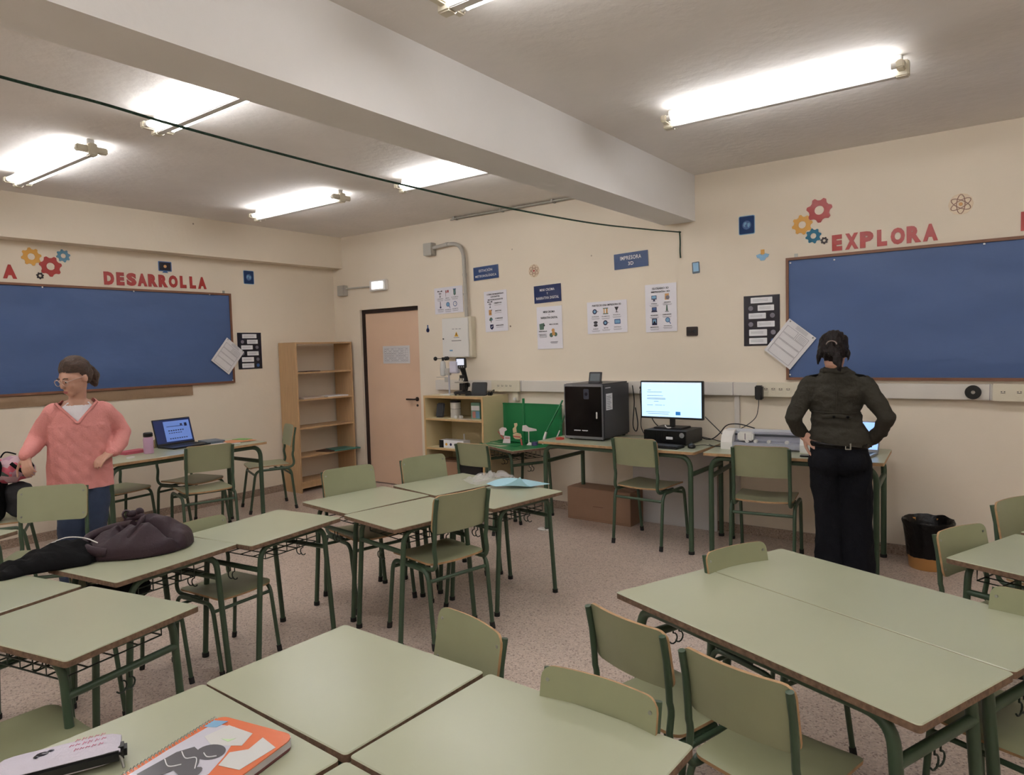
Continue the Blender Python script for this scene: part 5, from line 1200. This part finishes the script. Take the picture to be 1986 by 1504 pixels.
def build_body(ch, sk, T, M3, parent, voxel=.0055):
    m = MB(); 
    for c, r_ in sk: oriented_ball(m, T(c), r_, M3, 20)
    mm = MB()
    for c in ch:
        P = [Vector(q[:3]) for q in c]; rad = [(q[3], q[4] if len(q) > 4 else q[3]) for q in c]
        d0 = (P[0]-P[1]).normalized(); d1 = (P[-1]-P[-2]).normalized(); a0, a1 = min(rad[0]), min(rad[-1])
        PP = [P[0]+d0*a0*.95, P[0]+d0*a0*.6]+P+[P[-1]+d1*a1*.6, P[-1]+d1*a1*.95]
        k = lambda r_, f_: (r_[0]*f_, r_[1]*f_)
        mm.tube(PP, [k(rad[0], .3), k(rad[0], .8)]+rad+[k(rad[-1], .8), k(rad[-1], .3)], 16, ref=(1, 0, .05) if len(c[0]) > 4 else None)
    m.add(mm.v, mm.f)
    me = m.mesh('tmp', SKIN); o = bpy.data.objects.new('tmp', me); COL.objects.link(o)
    md = o.modifiers.new('r', 'REMESH'); md.mode = 'VOXEL'; md.voxel_size = voxel
    ms = o.modifiers.new('s', 'SMOOTH'); ms.iterations = 3
    dg = bpy.context.evaluated_depsgraph_get(); dg.update(); out = bpy.data.meshes.new_from_object(o.evaluated_get(dg))
    bpy.data.objects.remove(o); out.materials.clear(); out.materials.append(SKIN)
    out.polygons.foreach_set('use_smooth', [True]*len(out.polygons)); return link('body', out, parent)
build_body(ch, sk, T, HR, PW)
def small_balls(name, lst, mm, parent, T, M3): 
    m = MB()
    for c, r_ in lst: oriented_ball(m, T(c), r_, M3, 12)
    return m.build(name, mm, parent, 60)
HAIR = mat('brown_hair', (80, 61, 50), .45, spec=.4, var=.45, vscale=45, stretch=(1, 1, 5), bump=1, bscale=70)
HAIRD = mat('dark_brown_hair', (24, 16, 15), .5, spec=.25, var=.35, vscale=30, stretch=(1, 1, 5), bump=.6, bscale=60)
for s in (-1, 1):
    small_balls('eye', [([s*.028, -.0885, -.012], (.011, .006, .007))], mat('eye_white', (220, 214, 208), .2), PW, T, HR)
    small_balls('iris', [([s*.028, -.0935, -.014], (.005, .003, .005))], mat('iris_brown', (50, 34, 26), .2), PW, T, HR)
    m = MB(); m.tube([T((s*.012, -.092, .008)), T((s*.03, -.094, .013)), T((s*.046, -.084, .008))], .0035, 6); m.build('eyebrow', HAIR, PW, 60)
small_balls('lips', [([0, -.0945, -.077], (.02, .007, .0045)), ([0, -.094, -.084], (.016, .007, .005))], mat('lips', (168, 96, 92), .4), PW, T, HR)
GL = mat('glasses_frame', (196, 170, 160), .25)
for s in (-1, 1):
    m = MB(); m.tube([T((s*.031+.024*cos(a), -.108+.006*abs(cos(a)), -.014+.02*sin(a))) for a in [2*pi*i/20 for i in range(21)]], .0022, 6); 
    m.tube([T((s*.055, -.104, -.006)), T((s*.072, -.06, -.002)), T((s*.074, .015, -.008))], .0022, 6)
    if s > 0: m.tube([T((-.008, -.11, -.01)), T((.008, -.11, -.01))], .002, 6)
    m.build('glasses', GL, PW, 60)
def hairmesh(lst, chains, mm, T, M3, parent, nm='hair', cutf=None, amp=.004, vox=.006):
    m = MB()
    for c, r_ in lst: oriented_ball(m, T(c), r_, M3, 20)
    for c in chains: m.tube([T(q[:3]) for q in c], [q[3] for q in c], 12)
    me = m.mesh('tmp', mm); o = bpy.data.objects.new('tmp', me); COL.objects.link(o)
    md = o.modifiers.new('r', 'REMESH'); md.mode = 'VOXEL'; md.voxel_size = vox
    ms = o.modifiers.new('s', 'SMOOTH'); ms.iterations = 3
    dg = bpy.context.evaluated_depsgraph_get(); dg.update(); out = bpy.data.meshes.new_from_object(o.evaluated_get(dg)); bpy.data.objects.remove(o)
    out.materials.clear(); out.materials.append(mm)
    inv = M3.inverted(); c0_ = Vector(T((0, 0, 0)))
    nr = [Vector(v.normal) for v in out.vertices]
    for v, k in zip(out.vertices, nr):
        p = inv @ (v.co-c0_); v.co += k*amp*noise.noise(Vector((p.x*60, p.y*12+p.z*10, p.z*18)))*2
    if cutf:
        bm = bmesh.new(); bm.from_mesh(out); bmesh.ops.delete(bm, geom=[f_ for f_ in bm.faces if cutf(inv @ (f_.calc_center_median()-c0_))], context='FACES'); bm.to_mesh(out); bm.free()
    out.polygons.foreach_set('use_smooth', [True]*len(out.polygons)); return link(nm, out, parent)
hl = lambda y: .052-(y+.085)*.35 if y < -.02 else (.029-(y+.02)*1.5 if y < .01 else -.016-(y-.01)*1.7)
face = lambda p: p.z < hl(p.y)-.006*abs(noise.noise(p*60))
hairmesh([([0, .018, .034], (.083, .1, .096)), ([0, .05, .0], (.075, .07, .08)), ([0, .115, .015], (.022, .03, .03))], [], HAIR, T, HR, PW, cutf=face)
hairmesh([], [[(0, .095, .02, .022), (0, .125, .005, .03), (.0, .138, -.04, .035), (.0, .13, -.09, .028), (.0, .122, -.125, .012)]], HAIR, T, HR, PW, 'ponytail', amp=.006)
SHIRT = mat('white_shirt', (222, 218, 222), .8, bump=.2, bscale=90)
organic('shirt', [[(.03, .01, 1.0, .15, .10), (.03, .012, 1.12, .152, .1), (.03, .016, 1.2, .135, .085), (.032, .018, 1.25, .078, .058)]], [], .008, SHIRT, PW, 4, cut=lambda p: (p.z > 1.262-.02*(p.y < -.02)) and sqrt((p.x-.03)**2+(p.y-.01)**2) < .085)
KNIT = mat('pink_knit', (212, 140, 136), .9, var=.05, vscale=8, bump=.5, bscale=120)
def knit(p):
    if p.y > .0: return folds(7, .006, 1)(p)*.5
    cab = 0
    if abs(p.x-.03) < .17 and p.z < 1.12:
        u = ((p.x-.03) % .075)/.075; cab = .011*sin(pi*u)*abs(sin((p.z+(.012 if int((p.x+1)/.075) % 2 else 0))*36+u*2.6))
    return cab+folds(6, .004, 3)(p)
sw = [[(.02, .015, .62, .19, .125), (.02, .015, .735, .189, .125), (.022, .015, .85, .188, .125), (.028, .015, .98, .180, .122), (.034, .015, 1.1, .176, .118), (.033, .018, 1.19, .172, .098), (.032, .02, 1.235, .125, .072)],
      [(-.10, .02, 1.20, .066), (-.155, .05, 1.12, .062), (-.205, .055, 1.03, .058), (-.235, -.02, .985, .050), (-.257, -.085, .962, .042), (-.264, -.11, .95, .038)],
      [(.165, .02, 1.195, .066), (.23, .06, 1.12, .064), (.272, .07, 1.03, .062), (.252, .0, .975, .054), (.215, -.07, .93, .046), (.205, -.088, .925, .038)]]
vneck = lambda p: (p.y < .0 and p.z > 1.135 and abs(p.x-.022) < (p.z-1.135)*.86+.004 and p.z < 1.32) or (p.z > 1.25 and sqrt((p.x-.03)**2+(p.y-.01)**2) < .09) 
organic('sweater', sw, [], .009, KNIT, PW, 4, knit, vneck, n=20, planes=[((0, 0, .70), (0, 0, 1))])
m = MB(); P = [(.022+s_*((z-1.135)*.86+.006), -.100+(z-1.135)*.42+.01*abs(s_), z) for s_, z in [(-1, 1.262), (-1, 1.23), (-1, 1.19), (-1, 1.155), (0, 1.132), (1, 1.155), (1, 1.19), (1, 1.23), (1, 1.262)]]
P = [(x, y-.004, z) for x, y, z in P]; m.tube(spline(P, 4), .009, 8); m.build('collar_rib', KNIT, PW, 60)
JEAN = mat('blue_denim', (44, 58, 84), .8, var=.1, vscale=20, bump=.3, bscale=150)
organic('jeans', [[(.10, .01, .84, .085), (.095, -.01, .62, .09), (.088, -.03, .47, .072), (.075, .0, .3, .064), (.062, .02, .06, .056)], [(-.03, .01, .84, .085), (-.05, -.03, .62, .085), (-.055, -.06, .47, .072), (-.07, -.02, .3, .064), (-.08, .03, .06, .056)]],
        [((.035, .015, .84), (.145, .092, .1))], .009, JEAN, PW, 4, folds(9, .004, 2))
for x, y in ((.055, -.02), (-.085, -.01)):
    m = MB(); m.tube([(x, y+.07, .035), (x, y+.02, .042), (x, y-.06, .032), (x, y-.11, .025)], [(.034, .034), (.04, .04), (.042, .03), (.03, .022)], 12, ref=(1, 0, 0)); m.v = [(a, b_, max(0, c)) for a, b_, c in m.v]; m.build('shoe', WHITE, PW, 60)

# --- woman seen from behind
PR = thing('person', 'woman seen from behind in an olive military jacket and black trousers, hands on hips', 'person', (5.775, -.965, 0), R(11.8))
hc2 = Vector((.016, .02, 1.465)); HR2 = Matrix.Rotation(R(180-6), 3, 'Z') @ Matrix.Rotation(R(22), 3, 'X')
T2 = lambda p: tuple(hc2+HR2 @ Vector(p))
ch = [[(.025, .0, 1.24, .055), (.02, .0, 1.33, .048), (.017, .01, 1.40, .05)],
      [(.045, .0, .82, .155, .10), (.03, .0, .98, .125, .088), (.02, .0, 1.1, .118, .08), (.03, .0, 1.22, .14, .08), (.03, .0, 1.27, .10, .05)],
      [(-.125, .0, 1.265, .045), (-.175, -.03, 1.16, .04), (-.212, -.05, 1.06, .036), (-.18, .0, .985, .03), (-.15, .035, .93, .024)],
      [(.185, .0, 1.26, .045), (.245, -.03, 1.16, .04), (.298, -.045, 1.075, .036), (.262, .01, .985, .03), (.225, .06, .92, .024)],
      [(.12, .0, .80, .09), (.12, .01, .6, .078), (.125, .01, .45, .06), (.13, .0, .28, .054), (.135, .0, .09, .036)],
      [(-.03, .0, .80, .09), (-.02, .01, .6, .078), (-.01, .01, .45, .06), (-.005, .0, .28, .054), (-.01, .0, .09, .036)]]
ch += hand((-.152, .0, .945), (.85, -.75, -.42), (-.7, -.6, .3), 1, .18)
ch += hand((.225, .065, .92), (-.5, .6, -.35), (.7, .6, .3), -1, .25)
ch.append([T2((0, .02, -.03))+(.052,), T2((0, .015, -.09))+(.046,), (.02, .0, 1.34, .048)])
ch.append([T2((0, -.088, .0))+(.008,), T2((0, -.098, -.022))+(.0095,), T2((0, -.104, -.038))+(.012,)])
build_body(ch, sk, T2, HR2, PR)
for s in (-1, 1):
    small_balls('eye', [([s*.028, -.0885, -.012], (.011, .006, .007))], mat('eye_white', (220, 214, 208), .2), PR, T2, HR2)
hairmesh([([0, .018, .032], (.086, .102, .094)), ([0, .05, -.01], (.08, .068, .078)), ([.0, .105, -.012], (.045, .03, .038)), ([-.025, .1, .02], (.03, .02, .025)), ([.02, .105, -.045], (.03, .02, .025))],
         [[(-.075, .02, -.0, .012), (-.082, .03, -.05, .009), (-.078, .02, -.085, .003)], [(.075, .02, -.0, .012), (.084, .03, -.05, .01), (.082, .02, -.09, .003)]], HAIRD, T2, HR2, PR, cutf=lambda p: p.z < hl(p.y-.012)-.012 and not (abs(p.x) > .066 and p.y > -.02), amp=.007)
hairmesh([], [[(0, .11, -.02, .024), (-.02, .14, -.06, .03), (-.035, .16, -.1, .027), (-.045, .165, -.145, .02), (-.055, .16, -.19, .007)]], HAIRD, T2, HR2, PR, 'ponytail', amp=.007)
m = MB(); P = [T2((.028*cos(a), .138+.006*sin(a), -.008+.02*sin(a))) for a in [pi*i/10 for i in range(11)]]; m.tube(P, .0035, 6); m.build('hair_clip', mat('dull_silver', (150, 136, 132), .3, metal=.6), PR, 60)
OLIVE = mat('olive_cotton', (56, 53, 46), .85, spec=.2, var=.06, vscale=6, bump=.35, bscale=70)
jk = [[(.045, .0, .84, .182, .138), (.042, .0, .955, .168, .128), (.035, .0, 1.02, .145, .11), (.022, .0, 1.1, .138, .10), (.03, .0, 1.2, .165, .105), (.03, .0, 1.275, .16, .09), (.025, .0, 1.33, .10, .072), (.022, .0, 1.38, .062, .06)],
      [(-.115, .0, 1.262, .062), (-.17, -.03, 1.16, .056), (-.212, -.05, 1.06, .052), (-.188, -.005, .99, .045), (-.158, .02, .945, .038)],
      [(.18, .0, 1.258, .062), (.243, -.03, 1.16, .056), (.298, -.045, 1.07, .052), (.266, .005, .985, .045), (.228, .055, .93, .038)]]
def jf(p): return folds(8, .009, 5, (1, 1, 1.8))(p)*(1 if abs(p.x-.03) < .15 else .5)
def jcut(p): return p.z > 1.372
organic('jacket', jk, [], .009, OLIVE, PR, 4, jf, jcut, n=20, planes=[((.02, 0, .915), (.13, 0, 1))])
organic('collar', [[(-.045, .02, 1.345, .022), (-.03, -.045, 1.35, .022), (.03, -.062, 1.345, .022), (.08, -.04, 1.335, .022), (.095, .02, 1.335, .022)]], [], .006, OLIVE, PR, 3)
for s, x in ((-1, -.095), (1, .155)):
    m = MB(); m.tube([(x-s*.03, -.01, 1.328-.002*abs(s)), (x+s*.02, -.008, 1.318), (x+s*.055, -.004, 1.298)], [(.006, .022)]*3, 10, ref=(0, 0, 1)); m.build('epaulette', BLKF, PR, 60)
m = MB(); m.tube([(.022+.14*cos(a), -.0+.104*sin(a), 1.10-.004*cos(a)) for a in [-pi+pi*i/16 for i in range(17)]], .0035, 6); m.tube(spline([(-.05, -.109, 1.075), (.03, -.113, 1.085), (.11, -.105, 1.07)], 5), [(.004, .012)]*11, 8, ref=(0, 1, 0)); m.build('waist_seam', OLIVE, PR, 60)
for x in (.015, .09): m = MB(); m.ball((x, -.117, 1.078), (.009, .005, .009), 10); m.build('button', BLKF, PR, 60)
m = MB(); m.tube([(.03, -.105, 1.30), (.032, -.108, 1.2), (.025, -.105, 1.1)], .002, 6); m.build('back_seam', OLIVE, PR, 60)
TROU = mat('black_trousers_fabric', (16, 17, 23), .9, spec=.2, var=.1, vscale=10, bump=.3, bscale=120)
organic('trousers', [[(.125, .0, .80, .10), (.13, .01, .6, .098), (.138, .01, .42, .088), (.148, .0, .22, .092), (.152, .0, .05, .098)], [(-.035, .0, .80, .10), (-.02, .01, .6, .094), (-.01, .01, .42, .084), (-.008, .0, .22, .086), (-.008, .0, .05, .092)]],
        [((.042, -.005, .86), (.165, .12, .11)), ((-.02, -.05, .80), (.09, .085, .1)), ((.105, -.05, .80), (.09, .085, .1))], .009, TROU, PR, 4, lambda p: folds(8, .009, 4, (1, 1, .6))(p) if p.z < .76 else 0, cut=lambda p: p.z > .945)
m = MB(); m.tube([(.042+.168*cos(a), -.0+.125*sin(a), .905-.005*cos(a)) for a in [2*pi*i/40 for i in range(41)]], [(.016, .004)]*41, 8, ref=(0, 0, 1)); m.build('belt', BLACKG, PR, 60)
m = MB(); m.box(.075, -.128, .885, .108, -.122, .925, bev=.002); bb = m.build('buckle', STEEL, PR)
m = MB(); m.box(.08, -.1285, .892, .1, -.1275, .918); m.build('buckle_gap', BLACKG, bb)
for x in (-.0, .16): m = MB(); m.box(x-.05, -.135, .74, x+.03, -.128, .83, bev=.003); 
for x, y in ((.15, .0), (-.01, .0)):
    m = MB(); m.tube([(x, y-.08, .035), (x, y-.02, .042), (x, y+.08, .032), (x, y+.14, .025)], [(.034, .034), (.04, .04), (.042, .03), (.03, .022)], 12, ref=(1, 0, 0)); m.v = [(a, b_, max(0, c)) for a, b_, c in m.v]; m.build('shoe', BLACK, PR, 60)
